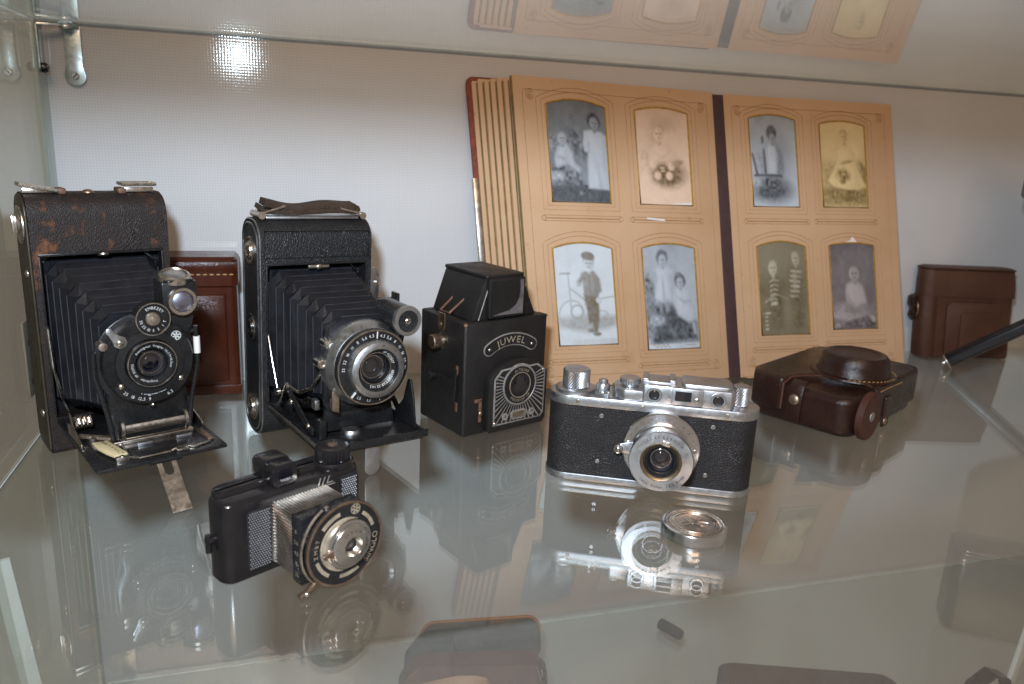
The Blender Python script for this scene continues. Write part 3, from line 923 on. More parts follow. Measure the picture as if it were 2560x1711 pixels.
for x in (-14.5, 22.5):
    part('roller_flange', MB().lathe([(6.6, -1.2), (7.2, -0.8), (7.2, 0.8), (6.6, 1.2), (0, 1.2)], frame(x, -66, 34, (1, 0, 0)), 36), 'nickel', t)
for s in (-1, 1):
    part('strut', MB().ribbon([(s * 36, -0.5, 86), (s * 36.4, -8, 62), (s * 35.4, -22, 44), (s * 34.6, -34, 38), (s * 34.4, -44, 26)], 4.2, 1.5, (0.15, -0.8, -0.5)), 'nickel', t, bevel=0.4)
    part('strut_foot', MB().prism([(-62, 24.5), (-30, 24.5), (-30, 31), (-40, 32), (-62, 27)], *sorted((s * 34.6, s * 35.8)), 'x'), 'dullnickel', t, bevel=0.3)
part('coil_spring', MB().tube([(-33 + 9 * k / 60, -38 + 3.6 * math.cos(k * 0.85), 33 + 3.6 * math.sin(k * 0.85)) for k in range(61)], 0.55, 5), 'dullnickel', t)
Ml = Matrix(((1, 0, 0, 0), (0, 0.79, 0, 0), (0, 0, 1, 0), (0, 0, 0, 1)))
# leg plate with a U slot, sloping forward to the shelf
lw = 5.4
top_y, top_z, bot_y, bot_z = -99.0, 23.5, -126.0, 0.15
L_ = math.hypot(bot_y - top_y, bot_z - top_z)
def legpt(x, s_, d):
    f = s_ / L_
    nx, nz = (bot_z - top_z) / L_, -(bot_y - top_y) / L_
    return (x, top_y + (bot_y - top_y) * f + nx * d * -1, top_z + (bot_z - top_z) * f + abs(nz) * d)
outl = [(-lw, 0), (-lw, L_ - 0.6), (lw, L_ - 0.6), (lw, 0), (2.6, 0), (2.6, 10)] + [(2.6 * math.cos(R(a)), 10 + 2.6 * math.sin(R(a))) for a in range(20, 161, 20)] + [(-2.6, 10), (-2.6, 0)]
mb = MB()
n_ = len(outl)
mb.add([legpt(x, s_, 0) for x, s_ in outl] + [legpt(x, s_, 1.1) for x, s_ in outl], [tuple(range(n_)), tuple(range(n_, 2 * n_))] + [(i, (i + 1) % n_, n_ + (i + 1) % n_, n_ + i) for i in range(n_)])
part('stand', mb, 'dullnickel', t, smooth=False)
part('stand_hinge', MB().tube([(-9, -100.2, 22.6), (9, -100.2, 22.6)], 1.5, 10), 'enamel', t)
# ------------------------------------------------------------------ black folding camera in the middle
t = thing('folding_camera', 'black folding camera with chrome scale rings, bellows out, strap handle on top', 'camera', (0.0262, 0.5540, 0), 0, 'folding bellows cameras', rot=(0, R(1.2), R(19)))
HW, HH, DD = 40.0, 153.0, 37.0
folding_body(t, HW, HH, DD, (36.8, 26, 124, 15), 15, 'blackleather', 'blackleather')
for s in (-1, 1):
    e = part('end_plate', MB().prism(yz_round(2.5, DD - 2.0, 2.5, HH - 2.5, 14), *sorted((s * HW, s * (HW + 1.0))), 'x'), 'blackleather', t, bevel=0.4)
    for yy, inset in ((0.6, 0.8), (4.0, 3.4)):
        pr = yz_round(inset, DD - inset, inset, HH - inset, 15 - inset * 0.5)
        part('trim', MB().tube([(s * (HW + (0.3 if inset < 2 else 1.0)), y, z) for y, z in pr], 0.65, 6, closed=True), 'satin', e)
for z in (131, 78, 20):
    Mx = frame(-HW - 1.0, 17, z, (-1, 0, 0))
    k = part('side_knob', MB().lathe([(9.5, 0), (9.5, 0.8), (8.6, 1.6), (6.6, 1.2), (5.6, 1.2), (5.2, 2.6), (3.4, 3.0), (2.6, 2.4), (0, 2.6)], Mx, 36), 'nickel' if z != 78 else 'enamel', t)
    part('knob_ring', MB().ring(5.4, 6.2, 1.2, 1.9, Mx, 32), 'chrome', k)
    part('knob_ring', MB().ring(8.4, 9.2, 0.8, 1.6, Mx, 32), 'dullnickel', k)
tl = MB().tube([(-HW + 2.4, -0.2, 127.5), (-HW + 2.4, -0.2, 146), (HW - 2.4, -0.2, 146), (HW - 2.4, -0.2, 127.5)], 0.45, 6, closed=True)
part('embossed_line', tl, 'enamel', t)
gt = MB()
for s in (-1, 1):
    gt.box(*sorted((s * 36.7, s * 35.6)), -0.8, 14.5, 26.3, 123.6)
gt.box(-36.7, 36.7, -0.8, 2.6, 122.6, 124.2).box(-36.7, 36.7, 13.8, 14.8, 26.2, 123.8)
part('gate', gt, 'enamel', t, bevel=0.2)
part('catch', MB().box(-7.5, 7.5, -1.6, 1.5, 119.8, 122.4).lathe([(2.2, 0), (2.2, 1), (0, 1.6)], front(0, -1.4, 121), 14), 'nickel', t, bevel=0.4)
# strap handle
hp = [(x, 17 + 0.6 * math.sin(x * 0.2), HH + 9.6 - 2.2 * (1 - (x / 33.0) ** 2) + 1.2 * math.sin(x * 0.13)) for x in range(-33, 34, 3)]
h1 = part('strap_handle', MB().ribbon(hp, 12, 4.6, (0, 1, 0.12)), 'strap', t, bevel=0.5)
hp2 = [(x, 17, HH + 5.0 - 0.6 * math.sin((x + 30) * 0.1)) for x in range(-31, 32, 3)]
part('strap_underlayer', MB().ribbon([(-34, 17, HH + 8.6), (-35, 17, HH + 6.8), (-33, 17, HH + 5.2)] + hp2 + [(33, 17, HH + 5.2), (35, 17, HH + 6.8), (34, 17, HH + 8.6)], 12, 3.2, (0, 1, 0.12)), 'strap', h1, bevel=0.4)
part('top_plate', MB().box(-33, 34, 9, 26, HH - 0.4, HH + 1.6), 'satin', t, bevel=0.6)
for x in (-33, 34):
    s = 1 if x < 0 else -1
    part('strap_loop', MB().tube([(x - s * 4, 9, HH + 3.2), (x - s * 4, 25, HH + 3.2), (x + s * 13, 24, HH + 8.2 if x < 0 else HH + 7), (x + s * 13, 10, HH + 8.2 if x < 0 else HH + 7)], 0.9, 8, closed=True), 'nickel', t)
    part('loop_eye', MB().lathe([(2.6, -9), (2.6, 9)], frame(x - s * 3, 17, HH + 2.2, (0, 1, 0)), 14), 'nickel', t)
# finder bracket at the right edge
fb = [(HW + 1, 88), (HW + 9, 88), (HW + 11, 96), (HW + 11, 112), (HW + 8, 117), (HW + 3, 117), (HW + 1, 110)]
rb = part('finder_bracket', MB().prism(fb, 9, 12, 'y'), 'satin', t, bevel=0.6)
part('bracket_eye', MB().ring(2.0, 4.2, 0, 2.0, front(HW + 6.4, 9.2, 107.5), 24), 'nickel', rb)
part('bracket_knob', MB().lathe(dome_r(4, 4), frame(HW + 0.8, 12, 122, (1, 0, 0)), 18), 'nickel', t)
part('rear_finder', MB().box(HW + 10, HW + 30, 12, 20, 86, 92).box(HW + 27.5, HW + 30, 11, 21, 83, 96), 'enamel', t, bevel=0.6)
# bellows
bb, be = bellows((-35, 35.5, 29, 120.5), (-21, 22, 44, 101), 9, 13, -70, 4.2)
bo = part('bellows', bb, 'cloth', t, smooth=False)
part('fold_edges', be, 'foldedge', bo)
# shutter and lens
CX, CZ, CY = 0.6, 71.5, -72.0
Mx = front(CX, CY, CZ)
part('lens_standard', MB().prism(rrect(-25, 25, -33, 27, 8), -6, -2, 'z', Mx), 'enamel', t, bevel=0.8)
sr = part('shutter_ring', MB().lathe([(27.8, -4), (27.8, 5), (27.2, 6.0), (24.4, 11.0), (23.2, 11.5)], Mx, 120, 0.35, (0, 1)), 'satin', t)
tx = MB()
for s_, a in (('B', 62), ('1', 90), ('2', 78), ('5', 104), ('10', 118), ('25', 132), ('50', 148), ('100', 166), ('250', 190)):
    text_arc(tx, s_, 25.9, 2.4, a, Mx @ Matrix.Translation((0, 0, 9.6)), 0.6)
part('lettering', tx, 'ink', sr)
fr = part('focus_scale_ring', MB().lathe([(24.2, 8), (24.2, 15.2), (23.6, 16.2), (18.2, 17.0), (17.8, 16.4)], Mx, 80), 'enamel', t)
part('bright_rim', MB().ring(23.4, 24.2, 15.6, 16.5, Mx, 80), 'dullnickel', fr)
tx = MB()
for i, s_ in enumerate(['32', '22', '16', '11', '8', '5,6', '4,5']):
    text_arc(tx, s_, 20.8, 2.7, 178 - i * 13.5, Mx, 17.0)
for i, s_ in enumerate(['4,5', '5,6', '8', '11', '16', '22', '32']):
    text_arc(tx, s_, 20.8, 2.7, 76 - i * 13.5, Mx, 17.0)
for i, s_ in enumerate(['2', '3', '1,7', '1,5']):
    text_arc(tx, s_, 20.8, 2.7, 300 - i * 20, Mx, 17.0, inside=True)
tx.box(-0.35, 0.35, 18.8, 23.2, 16.7, 17.05, Mx @ Matrix.Rotation(R(-4), 4, 'Z'))
part('lettering', tx, 'whiteprint', fr)
part('index_mark', MB().box(-0.5, 0.5, 19, 23.2, 17, 18, Mx @ Matrix.Rotation(R(138), 4, 'Z')), 'whiteprint', fr)
fc = part('focus_ring', MB().lathe([(18.4, 16), (18.4, 21.6), (17.6, 22.6)] + [(17.4, 22.8), (13.8, 23.4), (13.4, 22.6)], Mx, 110, 0.3, (0, 1)), 'satin', t)
tx = MB()
for i, s_ in enumerate(['10', '5', '3', '2,5', '2', '1,7', '1,5', '1,2']):
    text_arc(tx, s_, 15.6, 2.3, 80 - i * 33, Mx, 23.2)
part('lettering', tx, 'engrave', fc)
li = part('lens_ring', MB().lathe([(13.6, 22.8), (13.2, 23.0), (12.8, 20.0), (10.2, 18.4), (9.9, 17)], Mx, 64), 'enamel', t)
tx = MB()
Mt = Mx @ Matrix.Translation((0, 0, 0))
def text_cone(mb, txt, r, size, cdeg, h, slope):
    n0 = len(mb.v)
    tmp = MB()
    text_arc(tmp, txt, r, size, cdeg, None, 0)
    for p in tmp.v:
        rr = math.hypot(p.x, p.y)
        p.z = h + (rr - r) * slope
    mb.add(tmp.v, tmp.f, Mx)
text_cone(tx, '№ 9623537', 11.6, 2.1, 40, 19.5, 0.62)
text_cone(tx, 'ИНДУСТАР-23 1:4,5', 11.6, 2.1, 300, 19.5, 0.62)
part('lettering', tx, 'whiteprint', li)
lens_set(t, Mx @ Matrix.Translation((0, 0, 17.6)), 9.9, 8, dome=2.2)
part('rim_light_ring', MB().ring(10.0, 10.4, 18.0, 18.6, Mx, 56), 'nickel', li)
for a, r_ in ((150, 28.5), (176, 29)):
    part('terminal', MB().lathe([(3.0, -4), (3.0, 4), (2.2, 5), (1.4, 5), (1.4, 4), (0, 4)], Mx @ Matrix.Translation((r_ * math.cos(R(a)), r_ * math.sin(R(a)), 0)), 18), 'nickel', t)
part('shutter_lug', MB().prism([(-24, -14), (-19, -19), (-19, -30), (-24, -28)], 4, 8, 'z', Mx), 'dullnickel', t, bevel=0.6)
part('release_pin', MB().box(23.8, 26.4, -9.5, -4.0, 6, 12, Mx), 'satin', t, bevel=0.5)
# rangefinder drum
DX, DZ, DY = 22.0, 100.0, -88.0
Md = front(DX, DY, DZ)
dm = part('rangefinder_drum', MB().lathe([(9.0, -24), (9.0, -1), (9.8, 0.4), (9.8, 2.6), (9.2, 3.4), (7.0, 3.4), (6.8, 2.6)], Md, 60, 0.2, (2, 3)), 'satin', t)
part('drum_sleeve', MB().lathe([(9.4, -25), (9.4, -1.0)], Md, 40), 'enamel', dm)
part('drum_face', MB().lathe([(6.9, 2.4), (6.9, 3.0), (0, 3.0)], Md, 36), 'blackleather', dm)
screw(t, DX, DY - 3.0, DZ, 2.0, 0.8, 'nickel')
part('drum_arm', MB().prism([(6, 12), (27, 22), (31, 14), (27, -6), (23, -10)], -6, -2.2, 'z', Mx), 'enamel', t, bevel=0.8)
# bed
bd = MB()
bd.box(-36.5, 36.5, -94, -0.6, 21.5, 23.5)
bd.box(-36.5, -35.0, -90, -2, 23.5, 26.5).box(35.0, 36.5, -90, -2, 23.5, 26.5)
bd.prism([(-94, 21.5), (-96.5, 23), (-97, 28.0), (-95.6, 28.0), (-93, 24)], -36.5, 36.5, 'x')
bd = part('bed', bd, 'enamel', t, bevel=0.5)
part('bed_covering', MB().box(-35, 35, -93, -2, 20.4, 21.4), 'wornleather', bd, bevel=0.3)
part('release_dome', MB().lathe([(6.5, 0), (6.5, 1.6), (5.4, 3.4), (0, 4.2)], frame(-7, -72, 23.6), 32), 'satin', bd)
part('bed_stud', MB().lathe(dome_r(2.2, 1.6), frame(8, -93, 26), 14), 'dullnickel', bd)
part('bed_rail', MB().tube([(-36.2, -4, 25), (-36.2, -92, 25)], 1.1, 8), 'dullnickel', bd)
# struts
sl = part('strut', MB().ribbon([(-36, -1, 76), (-35.6, -8, 58), (-35.2, -14, 45), (-35, -17, 39)], 3.0, 1.4, (0, 0.4, 0.2)), 'chrome', t, bevel=0.4)
part('strut_joint', MB().lathe([(2.6, -1.5), (2.6, 1.5), (0, 2)], frame(-35.4, -17, 40, (-1, 0, 0)), 18), 'chrome', sl)
wv = [(-35, -16, 32), (-34, -20, 36), (-33.5, -24, 44), (-33, -27, 47), (-31, -34, 39), (-29.5, -42, 38.5), (-28, -52, 43), (-27, -60, 43.5)]
part('link', MB().ribbon(wv, 4.6, 1.3, (0.35, 0.3, 0.9)), 'chrome', t, bevel=0.4)
part('link', MB().ribbon([(-33, -26, 47), (-28, -36, 43.6), (-25, -50, 50), (-24.5, -60, 60), (-24.5, -64, 64)], 2.6, 1.2, (0.2, 0.6, 0.7)), 'nickel', t, bevel=0.3)
part('link_clip', MB().box(-29, -25.6, -66, -60, 40.5, 47), 'satin', t, bevel=0.5)
part('lower_link', MB().prism([(-26, 42), (-64, 25.6), (-72, 26), (-72, 31), (-66, 32), (-27, 46.5)], -33.4, -31.6, 'x'), 'enamel', t, bevel=0.6)
for y, z in ((-66, 31), (-36, 38)):
    part('rivet', MB().lathe(dome_r(2.0, 1.4), frame(-33.4, y, z, (-1, 0, 0)), 16), 'nickel', t)
part('hinge_block', MB().box(-30, -25, -76, -68, 24, 37), 'enamel', t, bevel=1.0)
part('standard_foot', MB().prism([(-22, -26), (22, -26), (26, -46), (-26, -46)], -8, -4, 'z', Mx), 'enamel', t, bevel=0.8)
part('strut', MB().tube([(36, -1, 70), (35.4, -30, 44), (34.6, -52, 34), (35.2, -60, 26)], 1.8, 8), 'enamel', t)
part('strut_guard', MB().prism([(-50, 24), (-84, 24), (-80, 44), (-76, 56), (-72, 56), (-66, 40)], 33.2, 35, 'x'), 'enamel', t, bevel=0.8)
part('guard_rivet', MB().lathe(dome_r(2.2, 1.6), frame(35, -75, 42, (1, -0.6, 0)), 14), 'enamel', t)
# rounded support tongue
tg = [(-5.2, 21), (-5.2, 5)] + [(5.2 * math.cos(R(a)), 5.2 + 5.0 * math.sin(R(a))) for a in range(200, 341, 20)] + [(5.2, 5), (5.2, 21)]
part('stand', MB().prism(tg, -89.6, -88.4, 'y'), 'satin', t, bevel=0.3)

# ------------------------------------------------------------------ small bakelite camera in front
t = thing('miniature_camera', 'small black bakelite camera with ribbed tube and round gold and black lens plate', 'camera', (0.0068, 0.3740, 0), 30)
def plan(hl, d0, d1, rf, rb):
    p = []
    for cx, cy, r, a0 in ((hl - rb, d1 - rb, rb, 0), (-hl + rb, d1 - rb, rb, 90), (-hl + rf, d0 + rf, rf, 180), (hl - rf, d0 + rf, rf, 270)):
        for i in range(9):
            a = R(a0 + 90 * i / 8)
            p.append((cx + r * math.cos(a), cy + r * math.sin(a)))
    return p
def zr(p, z):
    return [(x, y, z) for x, y in p]
rings = [zr(plan(38.6, 0.8, 21.4, 6, 10), 0), zr(plan(39.4, 0, 22, 6.5, 10.6), 0.9), zr(plan(39.4, 0, 22, 6.5, 10.6), 39.6), zr(plan(38.9, 0.5, 21.6, 6.4, 10.4), 41), zr(plan(37.6, 1.7, 20.4, 6, 10), 42)]
part('body', MB().loft(rings), 'bakelite', t)
part('back_cover_ridge', MB().loft([zr(plan(37.5, 9.6, 21.2, 4, 8), 41.4), zr(plan(37.2, 10, 21, 4, 8), 43.6), zr(plan(35.8, 11, 20, 3.4, 7), 44.6)]), 'bakelite', t)
def knit(mb, x0, x1, z0, z1, y, step, hgt):
    nx, nz = int((x1 - x0) / step), int((z1 - z0) / step)
    for i in range(nx):
        for j in range(nz):
            cx, cz = x0 + (i + 0.5 + (0.5 if j % 2 else 0)) * step, z0 + (j + 0.5) * step
            if cx > x1 - step / 2:
                continue
            a = step * 0.46
            mb.add([(cx - a, y, cz), (cx, y, cz - a), (cx + a, y, cz), (cx, y, cz + a), (cx, y - hgt, cz)], [(0, 1, 4), (1, 2, 4), (2, 3, 4), (3, 0, 4)])
    return mb
for x0, x1, z0, z1 in ((-27.5, -14.6, 4, 35.5), (25.5, 37, 10, 38.5)):
    pn = part('grip_panel', MB().prism(rrect(x0, x1, z0, z1, 2.5), -0.5, 0.4, 'y'), 'matte', t, bevel=0.2)
    part('knurling', knit(MB(), x0 + 0.6, x1 - 0.4, z0 + 0.6, z1 - 0.6, -0.5, 1.25, 0.5), 'greyknurl', pn, smooth=False)['kind'] = 'stuff'
part('end_lug', MB().tube([(-39, 10, 22), (-43, 10, 22)], 2.3, 14).tube([(-42, 10, 25), (-42, 10, 16)], 1.6, 10), 'bakelite', t)
tb = part('tube_core', MB().prism(rrect(-13, 17, 3.8, 36, 1.2), -18, 0.2, 'y'), 'enamel', t)
rb = MB()
step = 1.7
z = 4.4
while z < 35.8:
    rb.prism([(-13.0, z - 0.62), (-13.75, z), (-13.0, z + 0.62)], -18, 0, 'y')
    rb.prism([(17.0, z - 0.62), (17.75, z), (17.0, z + 0.62)], -18, 0, 'y')
    z += step
x = -12.4
while x < 16.8:
    rb.prism([(x - 0.62, 36.0), (x, 36.75), (x + 0.62, 36.0)], -18, 0, 'y')
    x += step
o = part('tube_ribs', rb, 'dullnickel', t, smooth=False)
o['kind'] = 'stuff'
part('shutter_case', MB().box(-14.5, 20, -26, -18, 2.6, 37.6), 'enamel', t, bevel=0.8)
tx = MB()
for i, s_ in enumerate(['8', '5,6', '4,5', 'B', '25']):
    text_flat(tx, s_, 3.0, frame(-14.6, -22.3, 30 - i * 5.6, (-1, 0, 0), (0, -1, 0)), 0.05)
part('lettering', tx, 'goldprint', t)
part('shutter_collar', MB().lathe([(16, -9.6), (16, 0)], front(4, -35, 22), 48), 'enamel', t)
CX, CY, CZ = 4.2, -35.0, 22.2
Mx = front(CX, CY, CZ)
dp = part('lens_plate', MB().lathe([(19, -2.4), (21.4, -1.6), (21.7, -0.6), (21.4, 0.2), (20.3, 0.4), (20.2, 0.2), (11.5, 0.2)], Mx, 80), 'enamel', t)
part('gold_rim', MB().ring(20.3, 21.5, 0.1, 0.65, Mx, 80), 'copper', dp)
sg = MB()
def arcseg(mb, r0_, r1_, a0, a1, h0, h1, n=14):
    p = [(r1_ * math.cos(R(a0 + (a1 - a0) * k / n)), r1_ * math.sin(R(a0 + (a1 - a0) * k / n))) for k in range(n + 1)]
    p += [(r0_ * math.cos(R(a1 - (a1 - a0) * k / n)), r0_ * math.sin(R(a1 - (a1 - a0) * k / n))) for k in range(n + 1)]
    mb.prism(p, h0, h1, 'z', Mx)
for k, (a0, a1) in enumerate(((100, 138), (16, 52), (196, 234), (258, 296))):
    sg = MB()
    arcseg(sg, 15.6, 17.4, a0, a1, 0.15, 0.5)
    part('gold_segment', sg, 'goldprint', dp)
em = MB().ring(2.4, 2.7, 0.2, 0.4, Mx @ Matrix.Translation((6.0, 16.4, 0)), 24)
for a in range(0, 360, 60):
    em.add([(0.4, -0.3, 0.35), (2.2, -0.6, 0.35), (2.2, 0.6, 0.35), (0.4, 0.3, 0.35)], [(0, 1, 2, 3)], Mx @ Matrix.Translation((6.0, 16.4, 0)) @ Matrix.Rotation(R(a), 4, 'Z'))
part('emblem', em, 'goldprint', dp)
tx = MB()
text_arc(tx, 'SiNGLO', 17.2, 4.4, 336, Mx, 0.4, inside=True, gap=0.06)
for s_, a in (('T', 158), ('B', 166), ('M', 176), ('Z', 186)):
    text_arc(tx, s_, 16.6, 2.8, a, Mx, 0.4)
part('lettering', tx, 'goldprint', dp)
part('centre_disc', MB().lathe([(13.6, 0.1), (13.4, 0.8), (0, 0.8)], Mx @ Matrix.Translation((-0.5, 0, 0)), 56), 'goldprint', t)
lm = part('lens_mount', MB().lathe([(12.6, 0.6), (12.4, 2.2), (11.6, 2.8), (10.9, 2.8), (10.7, 4.0), (10.0, 4.7), (5.4, 5.4), (5.0, 4.8)], Mx @ Matrix.Translation((1.2, 0, 0)), 64), 'chrome', t)
tx = MB()
text_arc(tx, '5,6  8  11  16', 7.6, 1.8, 90, Mx @ Matrix.Translation((1.2, 0, 0)), 5.15)
text_arc(tx, 'F:4,5', 8.0, 2.0, 0, Mx @ Matrix.Translation((1.2, 0, 0)), 5.15)
part('lettering', tx, 'engrave', lm)
part('bezel', MB().lathe([(5.4, 5.3), (4.9, 5.5), (4.2, 3.6), (3.4, 2.8)], Mx @ Matrix.Translation((1.2, 0, 0)), 40), 'nickel', t)
lens_set(t, Mx @ Matrix.Translation((1.2, 0, 3.2)), 3.8, 4, dome=1.0)
part('pointer', MB().prism([(-8, 1.2), (-13.5, 0.5), (-15, -0.4), (-13.5, -1.0), (-10, -2.6), (-8, -1.4)], 2.6, 4.4, 'z', Mx), 'copper', t, bevel=0.3)
part('speed_lever', MB().prism([(-10, 21.5), (-6.2, 22.4), (-5.2, 19.6), (-10, 15.5), (-15, 8.5), (-18, 8), (-18, 11), (-14, 17)], -5.6, -3.0, 'z', Mx), 'enamel', t, bevel=0.5)
part('lever_pin', MB().lathe([(1.4, 0), (1.4, 1), (0, 1.4)], Mx @ Matrix.Translation((-8, 20, -3)), 14), 'nickel', t)
part('lever_tip', MB().box(-19.6, -16, 6, 10, -5.8, -2.6, Mx), 'nickel', t, bevel=0.6)
part('plate_guard', MB().tube([(CX + 22.4 * math.cos(R(a)), CY + 2.6, CZ + 22.4 * math.sin(R(a))) for a in range(118, 236, 6)], 0.8, 8), 'dullnickel', t)
part('release_lever', MB().prism([(-15, -15), (-20, -18.5), (-24, -19.4), (-24, -21.4), (-19, -21), (-13, -17)], -4.4, -1.6, 'z', Mx), 'copper', t, bevel=0.5)
part('lever_pin', MB().lathe(dome_r(1.4, 1.2), Mx @ Matrix.Translation((-20.5, -19.6, -1.6)), 14), 'nickel', t)
# optical finder
f1 = part('viewfinder', MB().prism(rrect(-7.5, 7.5, 43, 54.4, 3.2), 10, 21, 'y', Matrix.Translation((-5, 0, 0))).prism(rrect(-6.9, 6.9, 42, 53.6, 3.0), 2.0, 10.2, 'y', Matrix.Translation((-5, 0, 0))), 'bakelite', t, bevel=0.5)
part('eyepiece', MB().prism(rrect(-4.2, 4.2, 44.4, 51.6, 2.4), 1.6, 2.2, 'y', Matrix.Translation((-5, 0, 0))), 'dark', f1)
part('window_glass', MB().prism(rrect(-3.8, 3.8, 45, 51.0, 2.2), 1.3, 1.55, 'y', Matrix.Translation((-5, 0, 0))), 'lens_glass', f1)
# winding knob
kn = part('winding_knob', MB().lathe([(8.6, 44.6), (9.2, 45.2), (9.2, 51.0), (8.4, 52.0), (6, 52.3), (0, 52.2)], frame(28.5, 11, 0), 64, 0.9, (1, 2)), 'bakelite', t)
part('knob_centre', MB().lathe([(2.6, 52.1), (2.6, 52.5), (0, 52.6)], frame(28.5, 11, 0), 24), 'copper', kn)
part('knob_base', MB().lathe([(11, 41.5), (11, 43.6), (10, 44.7), (0, 44.7)], frame(28.5, 11, 0), 40), 'bakelite', t)
lg = MB()
for i in range(3):
    x = 12.0 + i * 2.6
    lg.add([(x, -0.05, 37), (x + 0.7, -0.05, 37), (x + 2.3, -0.05, 41), (x + 1.6, -0.05, 41)], [(0, 1, 2, 3)])
lg.add([(17.2, -0.06, 37), (21.2, -0.06, 37), (21.4, -0.06, 37.6), (17.4, -0.06, 37.6)], [(0, 1, 2, 3)])
lg.add([(10, -0.05, 35.7), (22.5, -0.05, 35.7), (22.6, -0.05, 36.3), (10.1, -0.05, 36.3)], [(0, 1, 2, 3)])
part('moulded_logo', lg, 'silverprint', t)
# ------------------------------------------------------------------ box camera
t = thing('box_camera', 'black box camera with JUWEL name plate, ray patterned lens plate and finder hood', 'camera', (0.1613, 0.5352, 0), 21)
HWB, DB, HB = 37.4, 58.5, 85.0
part('body', MB().prism(rrect(-HWB, HWB, 0, DB, 2.4, 4), 0, HB), 'boxleather', t, bevel=1.6)
part('front_frame', MB().prism(rrect(-HWB - 0.5, HWB + 0.5, -1.2, 9.0, 2.2, 4), -0.0, HB + 0.5), 'boxleather', t, bevel=1.8)
part('rear_frame', MB().prism(rrect(-HWB - 0.3, HWB + 0.3, DB - 8, DB + 0.6, 2.2, 4), 0, HB + 0.3), 'boxleather', t, bevel=1.6)
# copper worn corners
for x in (-HWB - 0.3, HWB + 0.3):
    part('worn_corner', MB().lathe(dome_r(1.5, 0.4), frame(x * 0.985, -0.6, HB - 0.5, (0.55 * (1 if x > 0 else -1), -0.6, 0.6)), 16), 'rust', t)
# finder hood
base = [(-30, 3), (29, 3), (29, 55), (-30, 55)]
topp = [(-18.5, 2.5), (14.5, 2.5), (14.5, 55.5), (-18.5, 55.5)]
mid = [(-21, 2.6), (18, 2.6), (18, 55), (-21, 55)]
part('finder_hood', MB().loft([[(x, y, HB + 0.4) for x, y in base], [(x, y, 116) for x, y in topp]]), 'boxleather', t, bevel=1.2)
part('hood_top', MB().prism(rrect(-19.4, 15.4, 0.8, 56.4, 2, 4), 115.6, 118.4), 'boxleather', t, bevel=1.0)
fw_ = part('finder_window', MB().prism(rrect(-17.8, 14.6, HB + 2, 116, 1.6, 3), -1.2, 3.2, 'y'), 'boxleather', t, bevel=0.5)
part('mirror_glass', MB().prism(rrect(-15.8, 12.6, HB + 4, 114, 1.2, 3), -1.6, -1.25, 'y'), 'bakelite', fw_)
wn = [(12.6, 114), (12.6, HB + 4), (-15.0, HB + 4), (-9, HB + 5.4), (0, HB + 7), (6, HB + 10.5), (9, HB + 15.5), (9.8, HB + 22), (9.2, 114)]
part('mirror_tarnish', MB().prism(wn, -1.85, -1.65, 'y'), 'tarnish', fw_)
for x, s in ((-HWB - 0.8, -1),):
    pass
part('seam', MB().tube([(-24.5, 2.0, HB + 1), (-17.2, 1.6, 108)], 0.45, 6), 'silverprint', t)
# name plate JUWEL: arched capsule
Mx = front(3.2, -1.2, 34.5)
def arcband(r0_, r1_, a0, a1, h0, h1, n=20, capr=True):
    p = [(r1_ * math.cos(R(a0 + (a1 - a0) * k / n)), r1_ * math.sin(R(a0 + (a1 - a0) * k / n))) for k in range(n + 1)]
    rc, rm = (r1_ - r0_) / 2, (r1_ + r0_) / 2
    cx, cy = rm * math.cos(R(a1)), rm * math.sin(R(a1))
    p += [(cx + rc * math.cos(R(a1 + 180 * k / 8)), cy + rc * math.sin(R(a1 + 180 * k / 8))) for k in range(1, 8)]
    p += [(r0_ * math.cos(R(a1 - (a1 - a0) * k / n)), r0_ * math.sin(R(a1 - (a1 - a0) * k / n))) for k in range(n + 1)]
    cx, cy = rm * math.cos(R(a0)), rm * math.sin(R(a0))
    p += [(cx + rc * math.cos(R(a0 + 180 + 180 * k / 8)), cy + rc * math.sin(R(a0 + 180 + 180 * k / 8))) for k in range(1, 8)]
    return MB().prism(p, h0, h1, 'z', Mx)
npl = part('name_plate', arcband(30.6, 40.4, 56, 124, 0, 0.7), 'silverprint', t, bevel=0.2)
part('plate_field', arcband(31.5, 39.5, 56, 124, 0.7, 0.85), 'enamel', npl)
tx = text_arc(MB(), 'JUWEL', 35.4, 7.2, 90, Mx, 1.0, gap=0.12, sx=1.12)
part('lettering', tx, 'goldprint', npl)
for a in (56.5, 123.5):
    part('plate_rivet', MB().lathe(dome_r(1.3, 0.8), Mx @ Matrix.Translation((35.5 * math.cos(R(a)), 35.5 * math.sin(R(a)), 0.8)), 14), 'nickel', npl)
# raised lens housing
hp = [(-18.5, 2), (32, 2), (34.6, 6), (34.6, 44)] + [(7.5 + 27 * math.cos(R(a)), 38 + 18 * math.sin(R(a))) for a in range(16, 165, 8)] + [(-19.5, 44), (-20, 36), (-20, 6)]
part('lens_housing', MB().prism(hp, -8.0, -0.6, 'y'), 'boxleather', t, bevel=1.8)
Ml_ = front(7.4, -8.0, 36)
fp = [(-18.4, -29), (21.6, -29), (24.6, -26), (24.6, 9), (17.0, 14.2)] + [(15.4 * math.cos(R(a)), 1 + 15.4 * math.sin(R(a))) for a in range(56, 125, 8)] + [(-17.2, 13.6), (-23.2, 7), (-23.2, -29)]
fpl = part('face_plate', MB().prism(fp, 0, 0.6, 'z', Ml_), 'silverprint', t, bevel=0.1)
fi = [(x * 0.945 + 0.0, (y + 7.5) * 0.945 - 7.5) for x, y in fp]
part('plate_field', MB().prism(fi, 0.6, 0.72, 'z', Ml_), 'enamel', fpl)
rays = MB()
